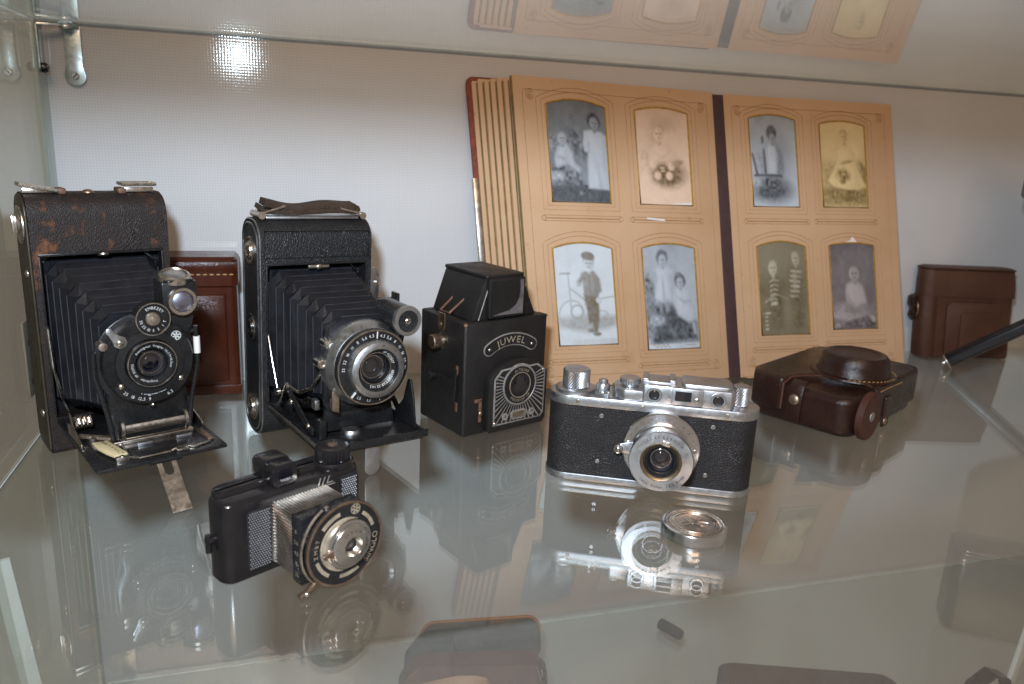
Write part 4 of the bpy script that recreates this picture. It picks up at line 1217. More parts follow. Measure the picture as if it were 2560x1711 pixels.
def inside(px, py, poly):
    c = False
    n = len(poly)
    for i in range(n):
        x1, y1 = poly[i]
        x2, y2 = poly[(i + 1) % n]
        if (y1 > py) != (y2 > py) and px < (x2 - x1) * (py - y1) / (y2 - y1) + x1:
            c = not c
    return c
for a in np.arange(-206, 27, 7.2):
    ca, sa = math.cos(R(a)), math.sin(R(a))
    r1 = 16.0
    while r1 < 46 and inside(r1 * ca, r1 * sa, fi):
        r1 += 0.5
    r1 -= 0.4
    if r1 > 16.5:
        for ww, rr0, rr1 in ((0.40, 14.4, r1),):
            q = [(rr0 * ca - ww * 0.55 * -sa, rr0 * sa - ww * 0.55 * ca), (rr1 * ca + ww * 1.3 * sa, rr1 * sa - ww * 1.3 * ca), (rr1 * ca - ww * 1.3 * sa, rr1 * sa + ww * 1.3 * ca), (rr0 * ca + ww * 0.55 * -sa, rr0 * sa + ww * 0.55 * ca)]
            rays.add([(x, y, 0.80) for x, y in q], [(0, 1, 2, 3)], Ml_)
part('ray_print', rays, 'silverprint', fpl, smooth=False)
lr = part('lens_ring', MB().lathe([(15.6, 0.5), (15.6, 1.3), (14.7, 1.5), (14.5, 1.2), (9.4, 1.2)], Ml_, 60), 'silverprint', t)
part('ring_field', MB().ring(9.4, 14.3, 1.25, 1.4, Ml_, 60), 'enamel', lr)
tx = MB()
text_arc(tx, 'ALTISSAR', 11.9, 3.0, 84, Ml_, 1.48)
text_arc(tx, 'PERISKOP 1:8', 11.9, 3.0, 272, Ml_, 1.48, inside=True)
part('lettering', tx, 'goldprint', lr)
part('ring_arc', MB().ring(9.4, 9.9, 1.3, 1.8, Ml_, 48), 'goldprint', lr)
lens_set(t, Ml_ @ Matrix.Translation((0, 0, 1.2)), 9.2, 6, dome=2.2)
pb = part('maker_plate', MB().prism(rrect(-7.8, 7.8, -26.6, -19.2, 3.6, 5), 0.7, 1.3, 'z', Ml_), 'silverprint', fpl, bevel=0.2)
part('maker_field', MB().prism(rrect(-6.2, 6.2, -25.2, -20.6, 2.2, 5), 1.3, 1.4, 'z', Ml_), 'dullnickel', pb)
for x in (-12.6, 12.6):
    part('badge', MB().ring(1.1, 2.9, 0.7, 1.1, Ml_ @ Matrix.Translation((x, -23, 0)), 24), 'silverprint', fpl)
for x, y in ((-21.6, -27.2), (22.6, 8.6)):
    part('plate_rivet', MB().lathe(dome_r(1.3, 0.7), Ml_ @ Matrix.Translation((x, y, 0.7)), 12), 'nickel', fpl)
# shutter lever on the front edge
part('shutter_lever', MB().box(-24.6, -22.2, -3.0, -1.3, 10, 28).box(-28.6, -22.2, -3.0, -1.3, 25.5, 28.2), 'rust', t, bevel=0.5)
part('lever_stud', MB().lathe(dome_r(2.2, 1.6), front(-23.4, -3.0, 17), 16), 'brass', t)
# left side fittings
Mk = frame(-HWB - 0.2, 27, 67.5, (-1, 0, 0))
wk = part('film_key', MB().lathe([(6.6, 0), (6.6, 0.8), (3.2, 1.2), (2.6, 5), (2.6, 5.2)], Mk, 28), 'dullnickel', t)
part('key_grip', MB().lathe([(5.0, 5), (5.4, 5.4), (5.4, 10), (4.6, 10.6), (0, 10.8)], Mk, 36, 0.5, (1, 2)), 'copper', wk)
lk = part('strap_lug', MB().prism([(y, z) for y, z in [(24, 88), (33, 88), (33, 80)] + [(28.5 + 4.5 * math.cos(R(a)), 79 + 5 * math.sin(R(a))) for a in range(-20, -161, -20)] + [(24, 80)]], -HWB - 1.6, -HWB - 0.2, 'x'), 'brass', t, bevel=0.4)
part('strap_ring', MB().tube([(-HWB + 1.5, 22.5, 88.5), (-HWB + 1.5, 34.5, 88.5), (-HWB + 16, 35, 100), (-HWB + 16, 20, 101)], 0.95, 8, closed=True), 'rust', lk)
part('lug_rivet', MB().lathe(dome_r(1.6, 1.0), frame(-HWB - 1.6, 28.5, 79.5, (-1, 0, 0)), 12), 'rust', lk)
cl = [(9, 22), (7, 50), (11, 50), (12, 42), (20, 40), (26, 42), (34, 40), (34, 35), (24, 33), (16, 30), (13, 22)]
part('side_clasp', MB().prism(cl, -HWB - 1.8, -HWB - 0.3, 'x'), 'boxleather', t, bevel=0.5)
part('clasp_knob', MB().lathe([(3.0, 0), (3.0, 3.4), (2.0, 4.4), (0, 4.6)], frame(-HWB - 1.4, 37, 38.5, (-1, 0, 0)), 18), 'enamel', t)
for z in (51, 23):
    part('worn_corner', MB().box(-HWB - 0.9, -HWB - 0.4, 6.0, 8.8, z - 5, z + 2), 'rust', t, bevel=0.2)

# ------------------------------------------------------------------ stitching helper
def stitches(mb, pts, length=2.2, gap=1.4, r=0.45, lift=0.0):
    pts = [Vector(p) for p in pts]
    acc = 0.0
    for a, b in zip(pts[:-1], pts[1:]):
        d = (b - a)
        L = d.length
        d.normalize()
        s_ = acc
        while s_ < L:
            e = min(s_ + length, L)
            if e - s_ > 0.5:
                mb.tube([a + d * s_, a + d * ((s_ + e) / 2) + Vector((0, 0, 0.1)), a + d * e], [r * 0.6, r, r * 0.6], 6)
            s_ += length + gap
        acc = s_ - L
    return mb

# ------------------------------------------------------------------ dark ever-ready case lying on its back
t = thing('leather_case', 'dark brown ever-ready camera case lying on its back, lens bulge upward, red-brown disc in front', 'camera case', (0.4150, 0.4590, 0), 27.6, 'leather camera cases on the shelf')
def soft(poly_fn, zs):
    return MB().loft([zr(poly_fn(i), z) for i, z in zs])
def shell(x0, x1, y0, y1, r, z0, z1, e, n=7):
    zs = [(0.0, z0)]
    rings = []
    for k in range(5):
        a = R(90 * k / 4)
        rings.append(zr(rrect(x0 + e * (1 - math.sin(a)), x1 - e * (1 - math.sin(a)), y0 + e * (1 - math.sin(a)), y1 - e * (1 - math.sin(a)), max(1, r - e * (1 - math.sin(a))), n), z0 + e * (1 - math.cos(a))))
    for k in range(6):
        a = R(90 * k / 5)
        rings.append(zr(rrect(x0 + e * (1 - math.cos(a)), x1 - e * (1 - math.cos(a)), y0 + e * (1 - math.cos(a)), y1 - e * (1 - math.cos(a)), max(1, r - e * (1 - math.cos(a))), n), z1 - e + e * math.sin(a)))
    return MB().loft(rings)
part('lower_shell', shell(0.5, 130, 1.0, 89, 15, 0, 32.5, 6), 'casedark', t)
# front flap that carries the bulge, edge swept in an S
edge = [(33, -1.8), (37, 4), (39.5, 12), (39.5, 22), (36, 36), (30, 46), (20, 53), (8, 57), (-1.8, 58)]
plan_ = edge + [(-1.9, 74), (2, 86), (14, 92), (118, 92), (128, 88), (133, 79), (133, 10), (130, 2.0), (120, -1.9)]
fl = part('front_flap', MB().prism(plan_, 8.5, 37.6), 'casedark', t, bevel=4.5, seg=4, bang=50)
part('flap_edge', MB().tube([(x, y, 36.6) for x, y in edge[1:-1]] + [(-1.6, 58, 33), (-1.9, 58, 12)], 0.9, 6), 'casemid', fl)
bl = [(29.5, 36.5), (29.2, 39), (27.6, 42), (26.8, 47), (26.0, 51.5), (23.6, 54.4), (19.5, 55.0), (17.5, 54.0), (0, 54.2)]
part('lens_bulge', MB().lathe(bl, frame(63, 30, 0), 56), 'casedark', fl)
part('bulge_collar', MB().lathe([(34, 37.2), (33.5, 38.6), (30, 39.4), (28, 39.0)], frame(63, 30, 0), 56), 'casedark', fl)
part('stitching', stitches(stitches(MB(), [(63 + 32.2 * math.cos(R(a)), 30 + 32.2 * math.sin(R(a)), 39.0) for a in range(196, 345, 6)]), [(40, -2.2, 33.5), (60, -2.3, 33.8), (84, -2.2, 33)]), 'thread', fl)['kind'] = 'stuff'
wp = MB()
for a0, a1, w in ((286, 304, 2.0), (318, 336, 3.0), (246, 254, 1.2)):
    p = [((31 + w * math.sin(k * 1.9)) * math.cos(R(a0 + (a1 - a0) * k / 8)) + 63, (31 + w * math.sin(k * 1.9)) * math.sin(R(a0 + (a1 - a0) * k / 8)) + 30) for k in range(9)]
    p += [((34.2 + 0.5 * math.sin(k * 2.3)) * math.cos(R(a1 - (a1 - a0) * k / 8)) + 63, (34.2 + 0.5 * math.sin(k * 2.3)) * math.sin(R(a1 - (a1 - a0) * k / 8)) + 30) for k in range(9)]
part('snap_strap', MB().ribbon([(6, 47, 36.6), (0.5, 47, 34), (-1.8, 47, 26), (-2.0, 47, 14), (-1.6, 47, 3)], 12, 2.0, (0, 1, 0)), 'casedark', t, bevel=0.7)
part('snap_stud', MB().lathe([(4.6, 0)] + [(r, h + 0.6) for r, h in dome_r(4.4, 1.8)], frame(-2.6, 47, 22.5, (-1, 0, 0.1)), 24), 'copper', t)
dk = part('base_disc', MB().lathe([(18.2, 0), (19.0, 0.8), (19.0, 4.4), (18.2, 5.4), (5.0, 5.6), (0, 5.6)], frame(17.0, -1.0, 19.2, (0, -1, 0)), 56), 'discbrown', t)
part('disc_screw', MB().lathe([(4.0, 0), (3.6, 0.6), (0, 0.4)], frame(17.0, -6.6, 19.2, (0, -1, 0)), 24), 'satin', dk)
part('side_tab', MB().prism(rrect(52, 64, 1, 27, 2), -3.2, -1.4, 'y'), 'casedark', t, bevel=0.6)
part('tab_stud', MB().lathe(dome_r(3.0, 1.4), frame(56, -3.2, 6, (0, -1, 0)), 18), 'copper', t)

# ------------------------------------------------------------------ brown upright case at the back right
t = thing('leather_case', 'mid brown upright leather camera case with lift-off lid by the back panel', 'camera case', (0.6740, 0.6635, 0), -14, 'leather camera cases on the shelf')
def upright(x0, x1, y0, y1, r, z0, z1, e=2.0, n=7):
    return MB().loft([zr(rrect(x0 + e, x1 - e, y0 + e, y1 - e, max(1, r - e), n), z0), zr(rrect(x0, x1, y0, y1, r, n), z0 + e), zr(rrect(x0, x1, y0, y1, r, n), z1 - e), zr(rrect(x0 + e, x1 - e, y0 + e, y1 - e, max(1, r - e), n), z1)])
part('shell', upright(0, 108, 0, 24, 11, 0, 74), 'casemid', t)
ld = part('lid', MB().loft([zr(rrect(-1.6, 110, -1.6, 24.6, 12, 7), 68), zr(rrect(-1.2, 109.5, -1.4, 24.6, 12, 7), 84), zr(rrect(0.2, 108, 0, 24, 11.5, 7), 97), zr(rrect(2.4, 106, 2, 22, 10, 7), 99.4)]), 'casemid', t)
part('lid_seam', MB().tube([(x, y, 97.6) for x, y in rrect(-0.6, 108.8, -0.8, 24.4, 12, 7)], 0.7, 6, closed=True), 'casedark', ld)
part('front_panel', MB().prism([(26, 4), (92, 4), (92, 58), (86, 63), (32, 63), (26, 58)], -2.4, 0.2, 'y'), 'casemid', t, bevel=1.4)
part('bulge_panel', MB().prism(rrect(42, 84, 8, 52, 5), -4.4, -2.2, 'y'), 'casemid', t, bevel=1.6)
part('end_band', MB().prism(rrect(-2.2, 20, -2.2, 24.4, 11.5, 7), 1.0, 68.2), 'casemid', t, bevel=0.8)
sb = part('strap_lug', MB().ribbon([(-2, 14, 66), (-6.5, 14, 64), (-7, 14, 56), (-4, 14, 50), (-6, 14, 44), (-4, 14, 40)], 11, 3.0, (0, 1, 0)), 'casedark', t, bevel=0.9)
part('lug_ring', MB().tube([(-3.2 + 0.6 * math.cos(R(a)), 9 + 0.2 * math.sin(R(a)) + 4 * math.sin(R(a)), 52 + 8 * math.cos(R(a))) for a in range(0, 360, 24)], 1.0, 8, closed=True), 'brass', sb)

# the old case sags a little to one side and is slightly narrower than it was
for o in t.children_recursive:
    for v in o.data.vertices:
        v.co.x = v.co.x * 0.96 - 0.11 * v.co.z

# ------------------------------------------------------------------ glossy red-brown case behind the folding cameras
t = thing('leather_case', 'glossy red brown leather case with raised framed panel between the folding cameras', 'camera case', (-0.0900, 0.6470, 0), 0, 'leather camera cases on the shelf')
part('shell', upright(-60, 60, 0, 34, 5, 0, 104, 2.5), 'casered', t)
ld = part('lid', upright(-61.5, 61.5, -1.6, 35.4, 6, 88, 113, 2.5), 'casered', t)
part('lid_band', MB().box(-61.5, 61.5, -2.8, 0, 101.5, 109.5), 'casered', ld, bevel=0.8)
part('stitching', stitches(MB(), [(-60, -2.6, 99.6), (60, -2.6, 99.6)], 3.0, 1.8, 0.7), 'thread', ld)['kind'] = 'stuff'
o1, o2, i1, i2 = -52, 52, 10, 83
fr_ = MB()
def rect3(x0, x1, z0, z1, y):
    return [(x0, y, z0), (x1, y, z0), (x1, y, z1), (x0, y, z1)]
part('panel', MB().loft([rect3(-52, 52, 12, 84, 0.2), rect3(-51, 51, 13, 83, -2.2), rect3(-33, 33, 29, 68, -6.5), rect3(-31, 31, 31, 66, -6.5), rect3(-29.5, 29.5, 32.5, 64.5, -4.8), ]), 'casered', t, bevel=0.7)
part('base_band', MB().box(-61, 61, -2.4, 0, 1, 9), 'casered', t, bevel=0.9)
# ------------------------------------------------------------------ photograph prints (flat pictures: per-vertex ink values)
def paint(shapes, bgtop, bgbot, dark, light, seed, nu=84, nv=132, grain=0.05):
    """shapes: ('e', cx, cy, rx, ry, rot, value, soft, mottle) soft ellipses and ('p', points, value, soft, mottle) soft polygons"""
    r = np.random.default_rng(seed)
    u, v = np.meshgrid(np.linspace(0, 1, nu), np.linspace(0, 1, nv))
    def cloud(n, m):
        low = r.normal(size=(m + 2, n + 2))
        lu, lv = u * (n - 0.01), v * (m - 0.01)
        iu, iv = lu.astype(int), lv.astype(int)
        fu, fv = lu - iu, lv - iv
        fu, fv = fu * fu * (3 - 2 * fu), fv * fv * (3 - 2 * fv)
        return low[iv, iu] * (1 - fu) * (1 - fv) + low[iv, iu + 1] * fu * (1 - fv) + low[iv + 1, iu] * (1 - fu) * fv + low[iv + 1, iu + 1] * fu * fv
    img = bgtop + (bgbot - bgtop) * v + 0.035 * cloud(4, 6) + 0.02 * cloud(12, 18)
    A = 1.55
    for s in shapes:
        if s[0] == 'e':
            _, cx, cy, sx, sy, rot, val, soft, mot = (tuple(s) + (0.0,))[:9]
            c, sn = math.cos(R(rot)), math.sin(R(rot))
            du, dv = (u - cx), (v - cy) * A
            a, b = (du * c + dv * sn) / sx, (-du * sn + dv * c) / (sy * A)
            m = np.clip((1.0 - np.sqrt(a * a + b * b)) / soft + 0.5, 0, 1)
            shade = 1 - 0.16 * np.clip(a, -1, 1)
        else:
            _, pts, val, soft, mot = (tuple(s) + (0.0,))[:5]
            inside = np.zeros(u.shape, bool)
            dist = np.full(u.shape, 9.0)
            for (x1, y1), (x2, y2) in zip(pts, pts[1:] + pts[:1]):
                cr = ((y1 > v) != (y2 > v)) & (u < (x2 - x1) * (v - y1) / (y2 - y1 + 1e-9) + x1)
                inside ^= cr
                ex, ey = x2 - x1, (y2 - y1) * A
                tt = np.clip(((u - x1) * ex + (v - y1) * A * ey) / (ex * ex + ey * ey + 1e-9), 0, 1)
                dist = np.minimum(dist, np.hypot(u - x1 - tt * ex, (v - y1) * A - tt * ey))
            sd = np.where(inside, dist, -dist)
            m = np.clip(sd / soft + 0.5, 0, 1)
            cxm = sum(q[0] for q in pts) / len(pts)
            wid = max(q[0] for q in pts) - cxm + 1e-3
            shade = 1 - 0.10 * np.clip((u - cxm) / wid, -1, 1) - 0.10 * np.clip(1 - dist / (wid * 0.5), 0, 1)
        if val > 0.6:
            shade = shade * (1 - 0.07 * np.abs(cloud(14, 5)))          # soft cloth folds
        tex = np.clip(val * shade + mot * cloud(22, 34), 0, 1)
        img = img * (1 - m) + tex * m
    q = np.pad(img, 1, mode='edge')
    img = (q[1:-1, 1:-1] * 4 + q[:-2, 1:-1] + q[2:, 1:-1] + q[1:-1, :-2] + q[1:-1, 2:]) / 8
    img = img + grain * r.normal(size=u.shape) * 0.5
    img = np.clip(img, 0, 1)[..., None]
    return np.array(dark) * (1 - img) + np.array(light) * img

def face(cx, cy, rx, ry, tone, hair=None, hv=0.12):
    o = []
    if hair:
        o += [('e', cx + hair[0], cy + hair[1], rx * hair[2], ry * hair[3], 0, hv, 0.35, 0.04)]
    o += [('e', cx, cy + ry * 1.15, rx * 0.45, ry * 0.4, 0, tone * 0.75, 0.6), ('e', cx, cy, rx, ry, 0, tone, 0.35)]
    o += [('e', cx - rx * 0.38, cy - ry * 0.08, rx * 0.26, ry * 0.13, 0, tone * 0.45, 0.9), ('e', cx + rx * 0.34, cy - ry * 0.08, rx * 0.26, ry * 0.13, 0, tone * 0.42, 0.9),
          ('e', cx + rx * 0.02, cy + ry * 0.26, rx * 0.14, ry * 0.16, 0, tone * 0.75, 1.0), ('e', cx, cy + ry * 0.55, rx * 0.30, ry * 0.09, 0, tone * 0.55, 1.0)]
    return o

COOL = ((0.030, 0.034, 0.042), (0.58, 0.65, 0.74))
SEPIA = ((0.13, 0.08, 0.035), (0.80, 0.60, 0.46))
YELL = ((0.12, 0.075, 0.014), (0.80, 0.62, 0.33))
OLIVE = ((0.075, 0.055, 0.012), (0.60, 0.56, 0.46))
PLUM = ((0.040, 0.032, 0.036), (0.52, 0.47, 0.49))
WARMC = ((0.11, 0.07, 0.022), (0.62, 0.69, 0.75))
prints = {}
prints['La'] = paint([('p', [(0, 0.82), (1, 0.83), (1, 1), (0, 1)], 0.13, 0.03, 0.03), ('e', 0.40, 0.46, 0.24, 0.17, 0, 0.26, 0.5, 0.12), ('e', 0.08, 0.40, 0.12, 0.08, 0, 0.40, 0.6, 0.12),
    ('p', [(0.0, 0.66), (0.2, 0.63), (0.5, 0.68), (0.56, 0.83), (0.0, 0.84)], 0.30, 0.06, 0.14), ('e', 0.12, 0.74, 0.14, 0.05, 0, 0.55, 0.9, 0.15),
    ('p', [(0.14, 0.45), (0.30, 0.42), (0.40, 0.52), (0.41, 0.60), (0.53, 0.68), (0.48, 0.715), (0.32, 0.635), (0.10, 0.645), (0.09, 0.56)], 0.84, 0.05), ('p', [(0.14, 0.53), (0.26, 0.565), (0.24, 0.585), (0.12, 0.56)], 0.66, 0.04)]
    + face(0.235, 0.375, 0.072, 0.056, 0.68, (0, -0.025, 1.15, 0.95), 0.42)
    + [('p', [(0.61, 0.30), (0.72, 0.275), (0.92, 0.275), (1.0, 0.31), (1.0, 0.865), (0.63, 0.86), (0.645, 0.60), (0.665, 0.50), (0.60, 0.50), (0.585, 0.42)], 0.88, 0.04), ('p', [(0.81, 0.60), (0.83, 0.60), (0.84, 0.86), (0.81, 0.86)], 0.66, 0.04), ('p', [(0.665, 0.40), (0.69, 0.40), (0.69, 0.50), (0.665, 0.50)], 0.68, 0.04), ('e', 0.5, 0.91, 0.03, 0.02, 0, 0.35, 0.8)]
    + face(0.795, 0.205, 0.075, 0.062, 0.46, (-0.005, -0.022, 1.55, 1.35), 0.08), 0.24, 0.46, *COOL, 1)
prints['Lb'] = paint([('e', 0.44, 0.17, 0.22, 0.07, 0, 0.68, 1.4), ('e', 0.12, 0.52, 0.12, 0.10, 0, 0.80, 1.2, 0.1), ('e', 0.30, 0.36, 0.10, 0.14, 0, 0.70, 1.4, 0.05), ('e', 0.57, 0.67, 0.30, 0.14, 0, 0.16, 0.8, 0.16), ('e', 0.50, 0.70, 0.20, 0.09, 0, 0.05, 0.8, 0.12),
    ('p', [(0.22, 0.43), (0.34, 0.355), (0.56, 0.355), (0.72, 0.43), (0.79, 0.52), (0.56, 0.57), (0.24, 0.55)], 0.93, 0.10), ('p', [(0.30, 0.45), (0.45, 0.50), (0.62, 0.45), (0.45, 0.53)], 0.84, 0.08)]
    + face(0.425, 0.275, 0.095, 0.075, 0.88, (0, -0.045, 1.1, 0.7), 0.55)
    + [('e', x, y, 0.066, 0.043, 20, 0.93, 0.5, 0.05) for x, y in ((0.29, 0.585), (0.63, 0.60), (0.365, 0.70), (0.585, 0.70), (0.13, 0.57))] + [('e', 0.46, 0.62, 0.05, 0.012, 0, 0.75, 0.6), ('e', 0.47, 0.65, 0.05, 0.012, 0, 0.7, 0.6), ('e', 0.75, 0.56, 0.12, 0.03, -20, 0.4, 0.8, 0.12)], 0.86, 0.93, *SEPIA, 2)
prints['Ra'] = paint([('e', 0.55, 0.42, 0.26, 0.30, 0, 0.52, 1.3), ('e', 0.42, 0.82, 0.42, 0.13, 0, 0.14, 0.9, 0.06), ('p', [(0.54, 0.30), (0.66, 0.40), (0.70, 0.58), (0.66, 0.68), (0.52, 0.66)], 0.34, 0.10, 0.05),
    ('p', [(0.33, 0.37), (0.42, 0.315), (0.54, 0.345), (0.57, 0.44), (0.54, 0.645), (0.38, 0.645), (0.365, 0.5)], 0.88, 0.06), ('p', [(0.08, 0.36), (0.32, 0.32), (0.36, 0.36), (0.12, 0.385)], 0.72, 0.05), ('p', [(0.10, 0.40), (0.26, 0.40), (0.30, 0.64), (0.14, 0.64)], 0.62, 0.06, 0.08)]
    + face(0.485, 0.255, 0.062, 0.052, 0.48, (-0.015, -0.06, 1.75, 1.6), 0.16)
    + [('p', [(0.24, 0.24), (0.29, 0.22), (0.30, 0.30), (0.25, 0.31)], 0.2, 0.03), ('p', [(0.27, 0.37), (0.31, 0.37), (0.33, 0.64), (0.28, 0.64)], 0.14, 0.03), ('p', [(0.02, 0.40), (0.06, 0.40), (0.15, 0.65), (0.10, 0.65)], 0.16, 0.03), ('p', [(0.06, 0.64), (0.66, 0.65), (0.66, 0.675), (0.05, 0.665)], 0.10, 0.03),
       ('e', 0.16, 0.73, 0.15, 0.045, -8, 0.62, 0.7, 0.14), ('e', 0.40, 0.75, 0.20, 0.08, 0, 0.16, 0.8, 0.10)], 0.62, 0.86, *COOL, 3)
prints['Rb'] = paint([('p', [(0, 0.46), (0.3, 0.5), (0.7, 0.5), (1, 0.42), (1, 1), (0, 1)], 0.52, 0.2, 0.10), ('p', [(0, 0.78), (1, 0.76), (1, 0.95), (0, 0.94)], 0.30, 0.12, 0.10), ('p', [(0.84, 0.44), (1.0, 0.52), (1.0, 0.72), (0.94, 0.70)], 0.22, 0.06, 0.06), ('p', [(0.50, 0.78), (0.63, 0.78), (0.64, 0.93), (0.52, 0.93)], 0.14, 0.05, 0.05),
    ('p', [(0.36, 0.46), (0.74, 0.44), (0.84, 0.58), (0.97, 0.745), (0.80, 0.785), (0.55, 0.795), (0.25, 0.755), (0.13, 0.69), (0.25, 0.58)], 0.95, 0.03), ('p', [(0.36, 0.35), (0.44, 0.30), (0.66, 0.30), (0.76, 0.37), (0.74, 0.45), (0.38, 0.47)], 0.90, 0.05), ('p', [(0.70, 0.50), (0.76, 0.50), (0.86, 0.76), (0.78, 0.77)], 0.80, 0.08)]
    + face(0.53, 0.185, 0.078, 0.062, 0.74, (-0.01, -0.045, 1.1, 0.7), 0.55) + [('e', 0.55, 0.475, 0.14, 0.018, -12, 0.45, 0.8, 0.08), ('e', 0.48, 0.63, 0.15, 0.075, 0, 0.35, 0.7, 0.22), ('e', 0.46, 0.70, 0.06, 0.03, 0, 0.25, 0.8, 0.1)], 0.88, 0.62, *YELL, 4)
def wheel(cx, cy, ru, val, w=0.014):
    pts_o = [(cx + ru * math.cos(R(a)), cy + ru / 1.55 * math.sin(R(a))) for a in range(0, 360, 15)]
    return [('p', [a, b, (cx + (b[0] - cx) * (1 - w / ru * 1.6), cy + (b[1] - cy) * (1 - w / ru * 1.6)), (cx + (a[0] - cx) * (1 - w / ru * 1.6), cy + (a[1] - cy) * (1 - w / ru * 1.6))], val, 0.016) for a, b in zip(pts_o, pts_o[1:] + pts_o[:1])]
def bar(x1, y1, x2, y2, w, val, soft=0.02):
    L = math.hypot(x2 - x1, (y2 - y1) * 1.55) + 1e-6
    nx, ny = -(y2 - y1) * 1.55 / L * w, (x2 - x1) / L * w / 1.55
    return [('p', [(x1 + nx, y1 + ny), (x2 + nx, y2 + ny), (x2 - nx, y2 - ny), (x1 - nx, y1 - ny)], val, soft)]
prints['Lc'] = paint([('p', [(0, 0.715), (1, 0.705), (1, 0.80), (0.8, 0.84), (0.5, 0.88), (0.2, 0.84), (0, 0.80)], 0.55, 0.10, 0.05)] + wheel(0.24, 0.69, 0.22, 0.62) + wheel(0.33, 0.67, 0.11, 0.45) + wheel(0.76, 0.73, 0.12, 0.60)
    + bar(0.22, 0.28, 0.24, 0.68, 0.012, 0.60) + bar(0.08, 0.275, 0.26, 0.29, 0.012, 0.45) + bar(0.46, 0.60, 0.98, 0.50, 0.008, 0.50) + bar(0.25, 0.44, 0.55, 0.60, 0.012, 0.55)
    + [('p', [(0.46, 0.50), (0.71, 0.50), (0.715, 0.66), (0.70, 0.76), (0.66, 0.87), (0.60, 0.89), (0.58, 0.78), (0.52, 0.80), (0.50, 0.66)], 0.17, 0.04, 0.03), ('e', 0.55, 0.86, 0.06, 0.02, 0, 0.25, 0.6), ('e', 0.65, 0.895, 0.07, 0.02, 0, 0.22, 0.6),
       ('p', [(0.44, 0.30), (0.54, 0.265), (0.66, 0.27), (0.75, 0.34), (0.78, 0.46), (0.72, 0.50), (0.68, 0.525), (0.47, 0.505), (0.46, 0.40)], 0.36, 0.04, 0.03), ('p', [(0.36, 0.38), (0.45, 0.31), (0.48, 0.35), (0.40, 0.42)], 0.34, 0.04), ('p', [(0.57, 0.30), (0.585, 0.30), (0.585, 0.51), (0.57, 0.51)], 0.24, 0.03), ('p', [(0.66, 0.34), (0.69, 0.34), (0.70, 0.50), (0.67, 0.50)], 0.25, 0.05),
       ('e', 0.71, 0.56, 0.045, 0.03, 0, 0.80, 0.5), ('e', 0.385, 0.405, 0.04, 0.025, 0, 0.7, 0.5)] + face(0.58, 0.205, 0.088, 0.066, 0.82, (0, -0.03, 1.05, 0.9), 0.3) + [('e', 0.575, 0.128, 0.115, 0.042, 4, 0.24, 0.3, 0.03), ('e', 0.575, 0.265, 0.07, 0.016, 0, 0.95, 0.5), ('p', [(0, 0.945), (1, 0.94), (1, 1), (0, 1)], 0.93, 0.02)], 0.93, 0.93, *WARMC, 5)
prints['Ld'] = paint([('p', [(0.04, 0.62), (0.3, 0.56), (0.75, 0.60), (0.98, 0.72), (0.98, 0.93), (0.1, 0.96)], 0.12, 0.12, 0.06), ('p', [(0.0, 0.30), (0.10, 0.26), (0.18, 0.40), (0.2, 0.85), (0, 0.9)], 0.34, 0.08, 0.14), ('e', 0.24, 0.72, 0.12, 0.05, 0, 0.55, 0.8, 0.16),
    ('p', [(0.25, 0.52), (0.32, 0.52), (0.33, 0.66), (0.27, 0.66)], 0.40, 0.04), ('p', [(0.36, 0.52), (0.43, 0.52), (0.46, 0.64), (0.38, 0.65)], 0.45, 0.04),
    ('p', [(0.20, 0.24), (0.30, 0.205), (0.46, 0.205), (0.56, 0.245), (0.54, 0.30), (0.47, 0.30), (0.50, 0.46), (0.52, 0.54), (0.30, 0.55), (0.19, 0.50), (0.26, 0.32)], 0.88, 0.05), ('p', [(0.10, 0.28), (0.22, 0.25), (0.24, 0.29), (0.10, 0.31)], 0.70, 0.05), ('p', [(0.34, 0.30), (0.36, 0.30), (0.38, 0.54), (0.33, 0.54)], 0.72, 0.05),
    ('p', [(0.54, 0.44), (0.64, 0.40), (0.80, 0.41), (0.88, 0.46), (0.84, 0.54), (0.98, 0.62), (0.98, 0.72), (0.80, 0.75), (0.60, 0.68), (0.54, 0.58)], 0.80, 0.06), ('p', [(0.60, 0.50), (0.76, 0.54), (0.88, 0.53), (0.74, 0.57)], 0.60, 0.05), ('p', [(0.86, 0.74), (0.93, 0.74), (0.95, 0.86), (0.90, 0.86)], 0.62, 0.05)]
    + face(0.37, 0.155, 0.07, 0.055, 0.72, (-0.005, -0.03, 1.6, 1.3), 0.24) + face(0.68, 0.365, 0.065, 0.05, 0.66, (0.0, -0.02, 1.7, 1.35), 0.18) + [('e', 0.66, 0.285, 0.06, 0.02, 0, 0.3, 0.6), ('p', [(0, 0.955), (1, 0.945), (1, 1), (0, 1)], 0.98, 0.02)], 0.60, 0.70, *COOL, 6)
rr_ = random.Random(4)
stripes = []
for k in range(6):
    y = 0.41 + 0.05 * k
    stripes += [('p', [(0.22 + 0.012 * (k % 2), y), (0.30, y - 0.012), (0.40 - 0.012 * k, y + 0.004), (0.40 - 0.012 * k, y + 0.016), (0.30, y + 0.004), (0.22, y + 0.022)], 0.72 + 0.1 * rr_.random(), 0.03, 0.08)]
    y = 0.30 + 0.055 * k
    stripes += [('p', [(0.66 - 0.02 * (k % 3), y), (0.88 - 0.015 * k, y - 0.004), (0.88 - 0.015 * k, y + 0.018), (0.66, y + 0.022)], 0.66 + 0.12 * rr_.random(), 0.035, 0.10)]
